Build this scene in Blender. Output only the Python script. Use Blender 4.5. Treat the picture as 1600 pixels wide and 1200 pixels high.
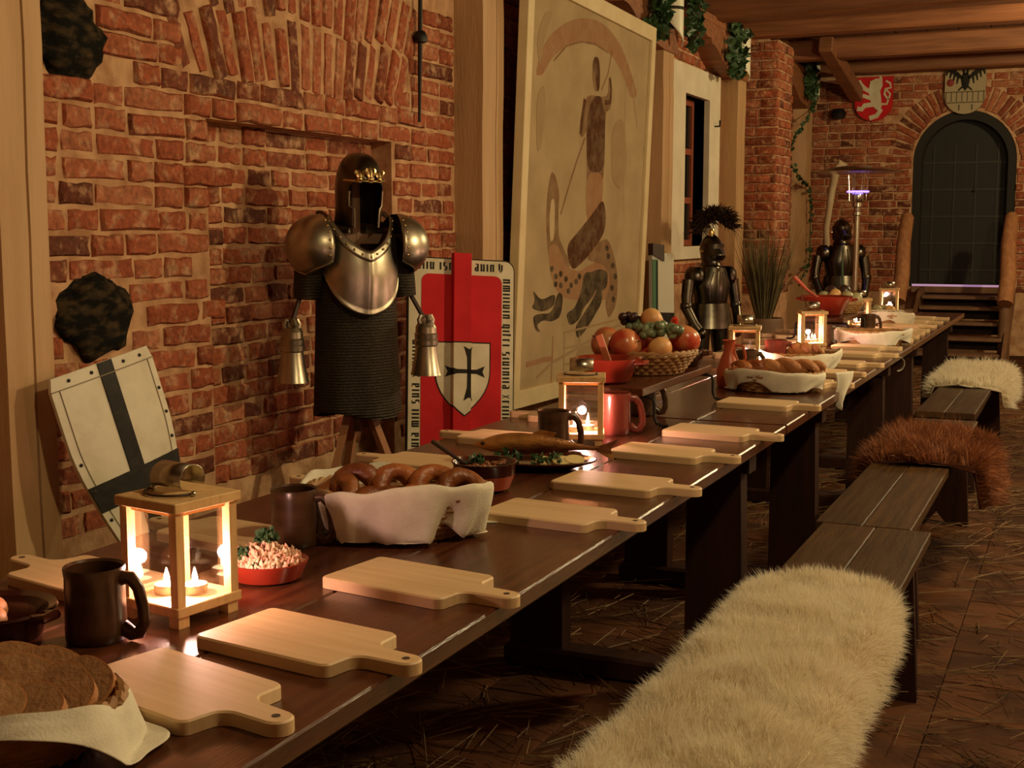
import bpy, math, random
from mathutils import Vector, Matrix, Euler, noise
R = math.radians
PI = math.pi
rnd = random.Random(7)
for o in list(bpy.data.objects):
    bpy.data.objects.remove(o)
SC = bpy.context.scene
COL = SC.collection

# ------------------------------------------------------------------ camera, world, lights
F_PX, YAW, PITCH, CAMZ = 2000.0, R(24.3), R(6.8), 1.32
cam_d = bpy.data.cameras.new('camera')
cam_d.sensor_width = 36.0
cam_d.lens = F_PX / 1600 * 36
cam = bpy.data.objects.new('camera', cam_d)
COL.objects.link(cam)
cam.location = (0, 0, CAMZ)
cam.rotation_euler = (PI / 2 - PITCH, 0, YAW)
SC.camera = cam

world = bpy.data.worlds.new('world')
SC.world = world
world.use_nodes = True
bg = world.node_tree.nodes['Background']
bg.inputs[0].default_value = (1.0, 0.72, 0.42, 1)
bg.inputs[1].default_value = 0.012

def lamp(name, loc, watts, col, r=0.06):
    d = bpy.data.lights.new(name, 'POINT')
    d.energy = watts
    d.color = col
    d.shadow_soft_size = r
    o = bpy.data.objects.new(name, d)
    COL.objects.link(o)
    o.location = loc
    return o
WARM = (1.0, 0.80, 0.43)
lamp('hall_lamp', (0.95, 10.6, 2.80), 290, WARM, 0.08)
lamp('hall_lamp', (1.05, 5.3, 2.30), 235, WARM, 0.08)
lamp('hall_lamp', (0.60, 2.0, 2.90), 125, WARM, 0.08)

vs = SC.view_settings
vs.view_transform = 'Standard'
vs.look = 'None'
vs.gamma = 1
vs.use_curve_mapping = False
vs.exposure = -0.25

# ------------------------------------------------------------------ pixel rays (1600x1200) for measuring
_fw = Vector((-math.sin(YAW) * math.cos(PITCH), math.cos(YAW) * math.cos(PITCH), -math.sin(PITCH)))
_rt = Vector((math.cos(YAW), math.sin(YAW), 0))
_up = _rt.cross(_fw)
_cp = Vector((0, 0, CAMZ))
def ray(x, y):
    return _fw * F_PX + _rt * (x - 800) + _up * (600 - y)
def onz(x, y, z):
    d = ray(x, y)
    return _cp + d * ((z - CAMZ) / d.z)
def onx(x, y, X):
    d = ray(x, y)
    return _cp + d * (X / d.x)
def ony(x, y, Y):
    d = ray(x, y)
    return _cp + d * (Y / d.y)
def onplane(x, y, p, n):
    d = ray(x, y)
    return _cp + d * ((p - _cp).dot(n) / d.dot(n))

# ------------------------------------------------------------------ materials
MATS = {}
def mat(name, col, rough=0.6, metal=0.0, col2=None, nscale=8.0, stretch=(1, 1, 1), bump=0.0, bscale=40.0, spec=0.5,
        rand=0.0, emit=None, estr=0.0, ndetail=4, contrast=(0.35, 0.65), coat=0.0, sub=0.0):
    if name in MATS:
        return MATS[name]
    m = bpy.data.materials.new(name)
    m.use_nodes = True
    nt = m.node_tree
    N, L = nt.nodes, nt.links
    b = N['Principled BSDF']
    b.inputs['Roughness'].default_value = rough
    b.inputs['Metallic'].default_value = metal
    b.inputs['Specular IOR Level'].default_value = spec
    b.inputs['Base Color'].default_value = (*col, 1)
    if coat:
        b.inputs['Coat Weight'].default_value = coat
        b.inputs['Coat Roughness'].default_value = 0.12
    if emit:
        b.inputs['Emission Color'].default_value = (*emit, 1)
        b.inputs['Emission Strength'].default_value = estr
    tc = N.new('ShaderNodeTexCoord')
    mp = N.new('ShaderNodeMapping')
    mp.inputs['Scale'].default_value = stretch
    L.new(tc.outputs['Object'], mp.inputs[0])
    vec = mp.outputs[0]
    if rand:
        oi = N.new('ShaderNodeObjectInfo')
        ad = N.new('ShaderNodeVectorMath'); ad.operation = 'ADD'
        sc = N.new('ShaderNodeMath'); sc.operation = 'MULTIPLY'; sc.inputs[1].default_value = 37.0
        L.new(oi.outputs['Random'], sc.inputs[0])
        L.new(mp.outputs[0], ad.inputs[0]); L.new(sc.outputs[0], ad.inputs[1])
        vec = ad.outputs[0]
    if col2:
        n1 = N.new('ShaderNodeTexNoise')
        n1.inputs['Scale'].default_value = nscale
        n1.inputs['Detail'].default_value = ndetail
        L.new(vec, n1.inputs['Vector'])
        cr = N.new('ShaderNodeValToRGB')
        cr.color_ramp.elements[0].position = contrast[0]
        cr.color_ramp.elements[0].color = (*col, 1)
        cr.color_ramp.elements[1].position = contrast[1]
        cr.color_ramp.elements[1].color = (*col2, 1)
        L.new(n1.outputs['Fac'], cr.inputs[0])
        out = cr.outputs[0]
        if rand:
            hs = N.new('ShaderNodeHueSaturation')
            mr = N.new('ShaderNodeMapRange')
            mr.inputs[3].default_value = 1 - rand; mr.inputs[4].default_value = 1 + rand
            L.new(oi.outputs['Random'], mr.inputs[0])
            L.new(mr.outputs[0], hs.inputs['Value'])
            L.new(out, hs.inputs['Color'])
            out = hs.outputs[0]
        L.new(out, b.inputs['Base Color'])
    if bump:
        n2 = N.new('ShaderNodeTexNoise')
        n2.inputs['Scale'].default_value = bscale
        n2.inputs['Detail'].default_value = 5
        L.new(vec, n2.inputs['Vector'])
        bp = N.new('ShaderNodeBump')
        bp.inputs['Strength'].default_value = bump
        bp.inputs['Distance'].default_value = 0.01
        L.new(n2.outputs['Fac'], bp.inputs['Height'])
        L.new(bp.outputs[0], b.inputs['Normal'])
    MATS[name] = m
    return m

def brick_mat(name, dark, mid, light, smear, amount=0.62):
    """per-brick colour (object and island random) with mortar smears that have a shape of their own"""
    m = bpy.data.materials.new(name); m.use_nodes = True
    N, L = m.node_tree.nodes, m.node_tree.links
    b = N['Principled BSDF']
    b.inputs['Roughness'].default_value = 0.85
    b.inputs['Specular IOR Level'].default_value = 0.25
    oi = N.new('ShaderNodeObjectInfo'); ge = N.new('ShaderNodeNewGeometry')
    ad = N.new('ShaderNodeMath'); ad.operation = 'ADD'
    L.new(oi.outputs['Random'], ad.inputs[0]); L.new(ge.outputs['Random Per Island'], ad.inputs[1])
    fr = N.new('ShaderNodeMath'); fr.operation = 'FRACT'
    L.new(ad.outputs[0], fr.inputs[0])
    cr = N.new('ShaderNodeValToRGB')
    e = cr.color_ramp.elements
    e[0].position = 0.0; e[0].color = (*dark, 1)
    e[1].position = 1.0; e[1].color = (*light, 1)
    k = e.new(0.3); k.color = (*mid, 1)
    k = e.new(0.7); k.color = (mid[0] * 1.15, mid[1] * 1.2, mid[2] * 1.2, 1)
    L.new(fr.outputs[0], cr.inputs[0])
    n1 = N.new('ShaderNodeTexNoise'); n1.inputs['Scale'].default_value = 14; n1.inputs['Detail'].default_value = 6
    n1.inputs['Roughness'].default_value = 0.65
    L.new(ge.outputs['Position'], n1.inputs['Vector'])
    r2 = N.new('ShaderNodeValToRGB'); r2.color_ramp.elements[0].position = amount - 0.07; r2.color_ramp.elements[1].position = amount + 0.1
    L.new(n1.outputs['Fac'], r2.inputs[0])
    mx = N.new('ShaderNodeMix'); mx.data_type = 'RGBA'
    L.new(r2.outputs[0], mx.inputs[0]); L.new(cr.outputs[0], mx.inputs[6]); mx.inputs[7].default_value = (*smear, 1)
    n3 = N.new('ShaderNodeTexNoise'); n3.inputs['Scale'].default_value = 45; n3.inputs['Detail'].default_value = 4
    L.new(ge.outputs['Position'], n3.inputs['Vector'])
    mr = N.new('ShaderNodeMapRange'); mr.inputs[1].default_value = 0.3; mr.inputs[2].default_value = 0.7
    mr.inputs[3].default_value = 0.68; mr.inputs[4].default_value = 1.22
    L.new(n3.outputs['Fac'], mr.inputs[0])
    hs = N.new('ShaderNodeHueSaturation'); L.new(mr.outputs[0], hs.inputs['Value']); L.new(mx.outputs[2], hs.inputs['Color'])
    L.new(hs.outputs[0], b.inputs['Base Color'])
    bp = N.new('ShaderNodeBump'); bp.inputs['Strength'].default_value = 0.7; bp.inputs['Distance'].default_value = 0.012
    L.new(n3.outputs['Fac'], bp.inputs['Height']); L.new(bp.outputs[0], b.inputs['Normal'])
    return m

def glass_mat(name, tint=(1, 1, 1), refl=0.07):
    m = bpy.data.materials.new(name); m.use_nodes = True
    N, L = m.node_tree.nodes, m.node_tree.links
    N.remove(N['Principled BSDF'])
    t = N.new('ShaderNodeBsdfTransparent'); t.inputs[0].default_value = (*tint, 1)
    g = N.new('ShaderNodeBsdfGlossy'); g.inputs['Roughness'].default_value = 0.03
    mx = N.new('ShaderNodeMixShader'); mx.inputs[0].default_value = refl
    L.new(t.outputs[0], mx.inputs[1]); L.new(g.outputs[0], mx.inputs[2])
    L.new(mx.outputs[0], N['Material Output'].inputs[0])
    return m

def strand_mat(name, c1, c2, rough=0.7, trans=0.0, nsc=9):
    """colour per strand (mesh island)"""
    m = bpy.data.materials.new(name); m.use_nodes = True
    N, L = m.node_tree.nodes, m.node_tree.links
    b = N['Principled BSDF']; b.inputs['Roughness'].default_value = rough
    b.inputs['Specular IOR Level'].default_value = 0.2
    ge = N.new('ShaderNodeNewGeometry')
    n1 = N.new('ShaderNodeTexNoise'); n1.inputs['Scale'].default_value = nsc; n1.inputs['Detail'].default_value = 3
    L.new(ge.outputs['Position'], n1.inputs['Vector'])
    ad = N.new('ShaderNodeMath'); ad.operation = 'MULTIPLY_ADD'; ad.inputs[1].default_value = 0.35
    L.new(ge.outputs['Random Per Island'], ad.inputs[0])
    sb = N.new('ShaderNodeMapRange'); sb.inputs[1].default_value = 0.3; sb.inputs[2].default_value = 0.7
    sb.inputs[3].default_value = 0.0; sb.inputs[4].default_value = 0.65
    L.new(n1.outputs['Fac'], sb.inputs[0]); L.new(sb.outputs[0], ad.inputs[2])
    cr = N.new('ShaderNodeValToRGB')
    cr.color_ramp.elements[0].color = (*c1, 1); cr.color_ramp.elements[1].color = (*c2, 1)
    L.new(ad.outputs[0], cr.inputs[0]); L.new(cr.outputs[0], b.inputs['Base Color'])
    if trans:
        tr = N.new('ShaderNodeBsdfTranslucent'); L.new(cr.outputs[0], tr.inputs[0])
        ms = N.new('ShaderNodeMixShader'); ms.inputs[0].default_value = trans
        L.new(b.outputs[0], ms.inputs[1]); L.new(tr.outputs[0], ms.inputs[2]); L.new(ms.outputs[0], N['Material Output'].inputs[0])
    return m

def paint_mat(name, col, base, amount):
    """faded mural paint: colour worn through to the canvas by noise"""
    m = bpy.data.materials.new(name); m.use_nodes = True
    N, L = m.node_tree.nodes, m.node_tree.links
    b = N['Principled BSDF']; b.inputs['Roughness'].default_value = 0.9; b.inputs['Specular IOR Level'].default_value = 0.1
    tc = N.new('ShaderNodeTexCoord')
    n1 = N.new('ShaderNodeTexNoise'); n1.inputs['Scale'].default_value = 9; n1.inputs['Detail'].default_value = 8; n1.inputs['Roughness'].default_value = 0.7
    L.new(tc.outputs['Object'], n1.inputs['Vector'])
    mr = N.new('ShaderNodeMapRange'); mr.inputs[1].default_value = 0.35; mr.inputs[2].default_value = 0.7
    mr.inputs[3].default_value = amount; mr.inputs[4].default_value = amount * 0.62
    L.new(n1.outputs['Fac'], mr.inputs[0])
    mx = N.new('ShaderNodeMix'); mx.data_type = 'RGBA'
    mx.inputs[6].default_value = (*base, 1); mx.inputs[7].default_value = (*col, 1)
    L.new(mr.outputs[0], mx.inputs[0]); L.new(mx.outputs[2], b.inputs['Base Color'])
    return m

def mail_mat():
    m = bpy.data.materials.new('chain_mail'); m.use_nodes = True
    N, L = m.node_tree.nodes, m.node_tree.links
    b = N['Principled BSDF']; b.inputs['Metallic'].default_value = 0.7; b.inputs['Roughness'].default_value = 0.55
    b.inputs['Base Color'].default_value = (0.060, 0.048, 0.030, 1)
    tc = N.new('ShaderNodeTexCoord'); mp = N.new('ShaderNodeMapping'); mp.inputs['Scale'].default_value = (.8, .8, 1.9)
    L.new(tc.outputs['Object'], mp.inputs[0])
    v = N.new('ShaderNodeTexWave'); v.bands_direction = 'Z'; v.inputs['Scale'].default_value = 14; v.inputs['Distortion'].default_value = 2.5
    v.inputs['Detail'].default_value = 2; v.inputs['Detail Scale'].default_value = 9
    L.new(mp.outputs[0], v.inputs['Vector'])
    bp = N.new('ShaderNodeBump'); bp.inputs['Strength'].default_value = 1.0; bp.inputs['Distance'].default_value = 0.006
    L.new(v.outputs['Fac'], bp.inputs['Height']); L.new(bp.outputs[0], b.inputs['Normal'])
    return m

BRICK = brick_mat('old_brick', (0.12, 0.04, 0.022), (0.33, 0.085, 0.036), (0.42, 0.155, 0.075), (0.54, 0.31, 0.17), 0.575)
MORTAR = mat('lime_mortar', (0.40, 0.21, 0.105), 0.95, col2=(0.62, 0.38, 0.21), nscale=11, bump=0.9, bscale=28, spec=0.1)
STONE = mat('field_stone', (0.008, 0.008, 0.006), 0.95, col2=(0.085, 0.055, 0.026), nscale=16, bump=0.6, bscale=20, contrast=(0.45, 0.75), spec=.1, stretch=(1, 1, 2.2))
PLASTER = mat('plaster', (0.42, 0.22, 0.12), 0.95, col2=(0.52, 0.30, 0.17), nscale=5, bump=0.5, bscale=14)
WHITE_PLASTER = mat('white_plaster', (0.78, 0.70, 0.52), 0.9, col2=(0.68, 0.60, 0.44), nscale=4, bump=0.2, bscale=30)
POSTW = mat('post_wood', (0.54, 0.34, 0.17), 0.65, col2=(0.46, 0.27, 0.12), nscale=2.5, stretch=(4, 4, 0.5), bump=0.25, bscale=20, rand=0.08)
BEAMW = mat('beam_wood', (0.34, 0.13, 0.05), 0.6, col2=(0.22, 0.08, 0.03), nscale=4, stretch=(0.5, 6, 6), bump=0.3, bscale=12, rand=0.15)
BOARDW = mat('board_beech', (0.68, 0.48, 0.27), 0.5, col2=(0.61, 0.41, 0.21), nscale=6, stretch=(0.6, 14, 3), bump=0.05, bscale=30, rand=0.06)
LANTW = mat('lantern_pine', (0.66, 0.44, 0.20), 0.5, col2=(0.56, 0.34, 0.14), nscale=10, stretch=(8, 8, 0.8), bump=0.06, bscale=30, rand=0.08)
TABLEW = mat('dark_stained_table', (0.055, 0.015, 0.007), 0.27, col2=(0.10, 0.030, 0.011), nscale=5, stretch=(12, 0.7, 4), bump=0.08, bscale=30, rand=0.15, coat=0.2, spec=.4)
BENCHW = mat('bench_wood', (0.080, 0.038, 0.012), 0.48, spec=.25, col2=(0.045, 0.021, 0.007), nscale=5, stretch=(12, 0.7, 4), bump=0.15, bscale=30, rand=0.15)
LEGW = mat('leg_wood', (0.022, 0.008, 0.005), 0.6, spec=.2, col2=(0.036, 0.012, 0.006), nscale=5, stretch=(6, 6, 0.7), bump=0.1, bscale=20)
TILE = mat('clay_tile', (0.115, 0.042, 0.015), 0.9, col2=(0.045, 0.016, 0.006), nscale=4, bump=0.8, bscale=12, rand=0.12, spec=0.15)
SOIL = mat('floor_soil', (0.028, 0.012, 0.006), 0.95, col2=(0.05, 0.022, 0.010), nscale=6, bump=0.8, bscale=22)
STRAW = strand_mat('straw', (0.018, 0.009, 0.004), (0.30, 0.18, 0.08), 0.6)
STEEL = mat('armor_steel', (0.62, 0.57, 0.43), 0.36, metal=1.0, col2=(0.36, 0.31, 0.21), nscale=7, bump=0.06, bscale=30)
DSTEEL = mat('dark_steel', (0.075, 0.065, 0.050), 0.30, metal=1.0, col2=(0.14, 0.12, 0.09), nscale=9)
BLACKIRON = mat('black_iron', (0.018, 0.014, 0.011), 0.5, metal=0.4)
GOLD = mat('brass', (0.75, 0.58, 0.26), 0.25, metal=1.0)
TIN = mat('tin', (0.58, 0.56, 0.46), 0.28, metal=1.0, col2=(0.44, 0.42, 0.34), nscale=14)
LEATHER = mat('dark_leather', (0.045, 0.018, 0.008), 0.6)
MAIL = mail_mat()
CLOTH = mat('linen', (0.74, 0.70, 0.56), 0.9, col2=(0.68, 0.63, 0.50), nscale=40, bump=0.15, bscale=300)
TERRA = mat('red_glaze', (0.30, 0.035, 0.015), 0.18, col2=(0.22, 0.022, 0.010), nscale=6, coat=0.4)
DTERRA = mat('dark_glaze', (0.070, 0.016, 0.010), 0.15, col2=(0.035, 0.010, 0.007), nscale=6, coat=0.5)
ORANGEC = mat('orange_clay', (0.42, 0.08, 0.03), 0.35)
MUGM = mat('mug_glaze', (0.085, 0.038, 0.017), 0.28, col2=(0.045, 0.020, 0.009), nscale=8, stretch=(1, 1, 5))
WICK = mat('wicker', (0.44, 0.24, 0.09), 0.6, col2=(0.28, 0.13, 0.045), nscale=30)
CRUMB = mat('rye_crumb', (0.40, 0.21, 0.09), 0.9, col2=(0.31, 0.15, 0.06), nscale=60, bump=0.35, bscale=160, rand=0.12)
CRUST = mat('bread_crust', (0.50, 0.22, 0.075), 0.6, col2=(0.32, 0.115, 0.035), nscale=12, bump=0.4, bscale=50)
ROLL = mat('roll_crust', (0.36, 0.12, 0.030), 0.40, col2=(0.18, 0.045, 0.014), nscale=16, bump=0.5, bscale=50, rand=0.2)
MEAT = mat('salad_pink', (0.72, 0.36, 0.24), 0.6, col2=(0.80, 0.58, 0.40), nscale=50, bump=0.6, bscale=90)
PARS = mat('parsley', (0.020, 0.055, 0.020), 0.6, col2=(0.04, 0.10, 0.03), nscale=40)
LETT = mat('lettuce', (0.06, 0.14, 0.05), 0.5, col2=(0.03, 0.08, 0.03), nscale=25)
FISHM = mat('smoked_fish', (0.62, 0.30, 0.085), 0.28, metal=0.3, col2=(0.16, 0.05, 0.018), nscale=9, stretch=(1, 3, 3), bump=0.3, bscale=80)
APPLE = mat('apple_skin', (0.46, 0.05, 0.025), 0.28, col2=(0.58, 0.33, 0.12), nscale=12, rand=0.1, contrast=(0.45, 0.75))
PEACH = mat('peach_skin', (0.68, 0.38, 0.14), 0.45, col2=(0.62, 0.22, 0.07), nscale=10, contrast=(0.5, 0.8))
GRAPE = mat('green_grape', (0.19, 0.23, 0.12), 0.3, col2=(0.13, 0.18, 0.11), nscale=20, rand=0.2)
DGRAPE = mat('dark_grape', (0.045, 0.02, 0.02), 0.35)
PEAR = mat('pale_fruit', (0.45, 0.42, 0.24), 0.35, col2=(0.34, 0.28, 0.12), nscale=12)
REDP = mat('red_paint', (0.62, 0.018, 0.022), 0.7, col2=(0.50, 0.012, 0.016), nscale=6, spec=0.2)
WHITEP = mat('cream_paint', (0.72, 0.65, 0.46), 0.55, col2=(0.60, 0.52, 0.34), nscale=9, bump=0.1, bscale=30, spec=0.3)
SHIELDW = mat('worn_white_paint', (0.70, 0.64, 0.47), 0.42, col2=(0.56, 0.49, 0.32), nscale=8, bump=0.12, bscale=22, contrast=(0.45, 0.75))
BLACKP = mat('black_paint', (0.014, 0.012, 0.009), 0.45, col2=(0.028, 0.023, 0.016), nscale=10, bump=0.2, bscale=20, spec=.12)
GREENP = mat('green_paint', (0.03, 0.13, 0.05), 0.5)
LAMPW = mat('lamp_white', (0.86, 0.82, 0.62), 0.4)
IVY = mat('ivy_leaf', (0.020, 0.048, 0.015), 0.45, col2=(0.05, 0.11, 0.035), nscale=25)
CANVAS_C = (0.45, 0.335, 0.185)
CANVAS = mat('mural_canvas', CANVAS_C, 0.9, col2=(0.37, 0.27, 0.145), nscale=3.5, bump=0.08, bscale=60, ndetail=7, spec=0.1)
FRAMEW = mat('frame_wood', (0.72, 0.58, 0.33), 0.6, col2=(0.64, 0.49, 0.26), nscale=5, bump=0.1, bscale=20)
WIN = mat('window_wood', (0.30, 0.075, 0.035), 0.5)
DOORW = mat('door_wood', (0.010, 0.009, 0.006), 0.7, col2=(0.016, 0.014, 0.009), nscale=6, stretch=(8, 8, 0.6))
DOORB = mat('door_iron_band', (0.030, 0.027, 0.017), 0.6, metal=0.2)
STEPW = mat('step_wood', (0.20, 0.10, 0.045), 0.6, col2=(0.13, 0.06, 0.026), nscale=5, bump=0.2, bscale=20)
LOGW = mat('log_wood', (0.42, 0.19, 0.07), 0.7, col2=(0.30, 0.12, 0.045), nscale=6, stretch=(5, 5, 1), bump=0.4, bscale=15)
WOOL = strand_mat('sheep_wool', (0.80, 0.71, 0.54), (0.93, 0.88, 0.74), 0.85, 0.45)
HIDE = mat('sheep_hide', (0.62, 0.53, 0.37), 0.9, col2=(0.72, 0.63, 0.46), nscale=14)
RUST = strand_mat('rust_fur', (0.055, 0.012, 0.005), (0.50, 0.19, 0.08), 0.55, 0.25, 20)
RHIDE = mat('rust_hide', (0.10, 0.03, 0.014), 0.9)
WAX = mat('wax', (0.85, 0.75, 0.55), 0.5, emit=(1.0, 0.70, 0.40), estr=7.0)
FLAME = mat('flame', (1, 0.8, 0.5), 0.5, emit=(1.0, 0.72, 0.42), estr=45)
GASFLAME = mat('gas_flame', (0.2, 0.15, 0.9), 0.5, emit=(0.22, 0.14, 1.0), estr=5)
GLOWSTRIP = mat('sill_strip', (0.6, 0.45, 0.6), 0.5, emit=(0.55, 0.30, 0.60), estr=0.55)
CHROME = mat('chrome', (0.62, 0.60, 0.52), 0.22, metal=1.0)
REED = strand_mat('reed', (0.07, 0.055, 0.025), (0.24, 0.19, 0.085), 0.7)
PLUME = strand_mat('plume_hair', (0.016, 0.010, 0.008), (0.07, 0.035, 0.02), 0.6)
GLASS = glass_mat('lantern_glass')
DARKGLASS = mat('night_glass', (0.012, 0.014, 0.010), 0.08)

# ------------------------------------------------------------------ geometry collector
class G:
    def __init__(s):
        s.v = []; s.f = []
    def add(s, vs_, fs, M=None):
        b = len(s.v)
        if M is not None:
            vs_ = [M @ Vector(p) for p in vs_]
        s.v += [tuple(p) for p in vs_]
        s.f += [tuple(i + b for i in f) for f in fs]
        return s
    def box(s, x0, x1, y0, y1, z0, z1, M=None, bev=0.0):
        if bev <= 0:
            P = [(x, y, z) for z in (z0, z1) for y in (y0, y1) for x in (x0, x1)]
            return s.add(P, [(0, 2, 3, 1), (4, 5, 7, 6), (0, 1, 5, 4), (2, 6, 7, 3), (0, 4, 6, 2), (1, 3, 7, 5)], M)
        b = min(bev, (x1 - x0) * .45, (y1 - y0) * .45, (z1 - z0) * .45)
        def ring(z, i):
            a0, a1, c0, c1 = x0 + i, x1 - i, y0 + i, y1 - i
            return [(a0 + b, c0, z), (a1 - b, c0, z), (a1, c0 + b, z), (a1, c1 - b, z), (a1 - b, c1, z), (a0 + b, c1, z), (a0, c1 - b, z), (a0, c0 + b, z)]
        rings = [ring(z0, b), ring(z0 + b, 0), ring(z1 - b, 0), ring(z1, b)]
        P = sum(rings, []); Fs = []
        for k in range(3):
            for i in range(8):
                j = (i + 1) % 8
                Fs.append((k * 8 + i, k * 8 + j, k * 8 + 8 + j, k * 8 + 8 + i))
        Fs.append(tuple(range(7, -1, -1))); Fs.append(tuple(range(24, 32)))
        return s.add(P, Fs, M)
    def prism(s, poly, z0, z1, M=None, bev=0.0):
        n = len(poly)
        P = [(x, y, z0) for x, y in poly]
        Fs = [tuple(range(n - 1, -1, -1))]
        if bev > 0:
            P += [(x, y, z1 - bev) for x, y in poly]
            cx = sum(p[0] for p in poly) / n
            ins = []
            for i in range(n):
                a, b_, c = Vector(poly[i - 1]), Vector(poly[i]), Vector(poly[(i + 1) % n])
                d1, d2 = (b_ - a), (c - b_)
                d1 = d1.normalized() if d1.length > 1e-9 else Vector((1, 0)); d2 = d2.normalized() if d2.length > 1e-9 else d1
                nn = Vector((-(d1.y + d2.y), d1.x + d2.x))
                nn = nn.normalized() if nn.length > 1e-6 else Vector((-d1.y, d1.x))
                ins.append((b_.x + nn.x * bev, b_.y + nn.y * bev))
            P += [(x, y, z1) for x, y in ins]
            L_ = 3
        else:
            P += [(x, y, z1) for x, y in poly]
            L_ = 2
        for k in range(L_ - 1):
            for i in range(n):
                j = (i + 1) % n
                Fs.append((k * n + i, k * n + j, k * n + n + j, k * n + n + i))
        Fs.append(tuple(range((L_ - 1) * n, L_ * n)))
        return s.add(P, Fs, M)
    def lathe(s, prof, n=20, M=None, sx=1, sy=1, wob=None):
        P, Fs = [], []
        for r, z in prof:
            for i in range(n):
                a = 2 * PI * i / n
                w = wob(a, z) if wob else 1
                P.append((r * math.cos(a) * sx * w, r * math.sin(a) * sy * w, z))
        for k in range(len(prof) - 1):
            for i in range(n):
                j = (i + 1) % n
                Fs.append((k * n + i, k * n + j, k * n + n + j, k * n + n + i))
        if prof[0][0] > 1e-6:
            Fs.append(tuple(range(n - 1, -1, -1)))
        if prof[-1][0] > 1e-6:
            q = (len(prof) - 1) * n
            Fs.append(tuple(range(q, q + n)))
        return s.add(P, Fs, M)
    def tube(s, pts, r, n=8, closed=False, M=None, flat=1.0):
        pts = [Vector(p) for p in pts]
        m = len(pts); P, Fs = [], []
        up = Vector((0, 0, 1)); prev = None
        for i, p in enumerate(pts):
            a = pts[i - 1] if (i > 0 or closed) else p
            c = pts[(i + 1) % m] if (i < m - 1 or closed) else p
            t = (c - a)
            t = t.normalized() if t.length > 1e-9 else Vector((0, 0, 1))
            if prev is None:
                u = t.cross(up)
                if u.length < 1e-3:
                    u = t.cross(Vector((1, 0, 0)))
            else:
                u = prev - t * prev.dot(t)
                if u.length < 1e-4:
                    u = t.cross(up)
            u.normalize(); w = t.cross(u); prev = u
            rr = r[i] if isinstance(r, (list, tuple)) else r
            for k in range(n):
                A = 2 * PI * k / n
                P.append(p + u * (rr * math.cos(A)) + w * (rr * math.sin(A) * flat))
        for i in range(m if closed else m - 1):
            q = (i + 1) % m
            for k in range(n):
                l = (k + 1) % n
                Fs.append((i * n + k, i * n + l, q * n + l, q * n + k))
        if not closed:
            Fs.append(tuple(range(n - 1, -1, -1)))
            Fs.append(tuple(range((m - 1) * n, m * n)))
        return s.add(P, Fs, M)
    def ball(s, c, r, n=12, m=8, M=None, jit=0.0, seed=0):
        rx, ry, rz = r if isinstance(r, (tuple, list)) else (r, r, r)
        P, Fs = [(c[0], c[1], c[2] - rz)], []
        for k in range(1, m):
            ph = -PI / 2 + PI * k / m
            for i in range(n):
                a = 2 * PI * i / n
                d = Vector((math.cos(ph) * math.cos(a), math.cos(ph) * math.sin(a), math.sin(ph)))
                w = 1 + (jit * noise.noise(d * 2.2 + Vector((seed * 3.1, seed, -seed))) if jit else 0)
                P.append((c[0] + rx * d.x * w, c[1] + ry * d.y * w, c[2] + rz * d.z * w))
        P.append((c[0], c[1], c[2] + rz))
        for i in range(n):
            Fs.append((0, 1 + (i + 1) % n, 1 + i))
        for k in range(m - 2):
            for i in range(n):
                j = (i + 1) % n
                Fs.append((1 + k * n + i, 1 + k * n + j, 1 + (k + 1) * n + j, 1 + (k + 1) * n + i))
        q = 1 + (m - 2) * n
        for i in range(n):
            Fs.append((q + i, q + (i + 1) % n, len(P) - 1))
        return s.add(P, Fs, M)
    def grid(s, fn, nu, nv, M=None, skip=None, closeu=False):
        P = [fn(i / nu, j / nv) for j in range(nv + 1) for i in range(nu if closeu else nu + 1)]
        w = nu if closeu else nu + 1
        Fs = []
        for j in range(nv):
            for i in range(nu):
                if skip and skip((i + .5) / nu, (j + .5) / nv):
                    continue
                k = (i + 1) % w if closeu else i + 1
                Fs.append((j * w + i, j * w + k, (j + 1) * w + k, (j + 1) * w + i))
        return s.add(P, Fs, M)
    def stroke(s, pts, wd, h, M=None, z0=0.0):
        """flat ribbon of given width(s) along 2-d points, thickness h"""
        n = len(pts); Lf, Rt = [], []
        for i in range(n):
            a = Vector(pts[max(i - 1, 0)]); c = Vector(pts[min(i + 1, n - 1)])
            t = (c - a).normalized(); nn = Vector((-t.y, t.x))
            w = (wd[i] if isinstance(wd, (list, tuple)) else wd) / 2
            p = Vector(pts[i])
            Lf.append(p + nn * w); Rt.append(p - nn * w)
        for i in range(n - 1):
            s.prism([tuple(Rt[i]), tuple(Rt[i + 1]), tuple(Lf[i + 1]), tuple(Lf[i])], z0, z0 + h, M)
        return s

def mesh_of(name, g, m, smooth=False, angle=40):
    me = bpy.data.meshes.new(name)
    me.from_pydata(g.v, [], g.f)
    me.materials.append(m)
    if smooth:
        me.shade_smooth()
        me.set_sharp_from_angle(angle=R(angle))
    me.update()
    return me
def link(name, me, parent=None, loc=(0, 0, 0), rot=(0, 0, 0)):
    o = bpy.data.objects.new(name, me)
    COL.objects.link(o)
    o.location = loc
    o.rotation_euler = rot
    if parent is not None:
        o.parent = parent
    return o
def obj(name, g, m, parent=None, loc=(0, 0, 0), rot=(0, 0, 0), smooth=False, angle=40, solid=0.0, label=None):
    o = link(name, mesh_of(name, g, m, smooth, angle), parent, loc, rot)
    if solid:
        md = o.modifiers.new('thickness', 'SOLIDIFY'); md.thickness = solid; md.offset = -1
    if label:
        o['label'] = label
    return o
def tag(o, label=None, cat=None, group=None, kind=None):
    if label: o['label'] = label
    if cat: o['category'] = cat
    if group: o['group'] = group
    if kind: o['kind'] = kind
    return o
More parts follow.
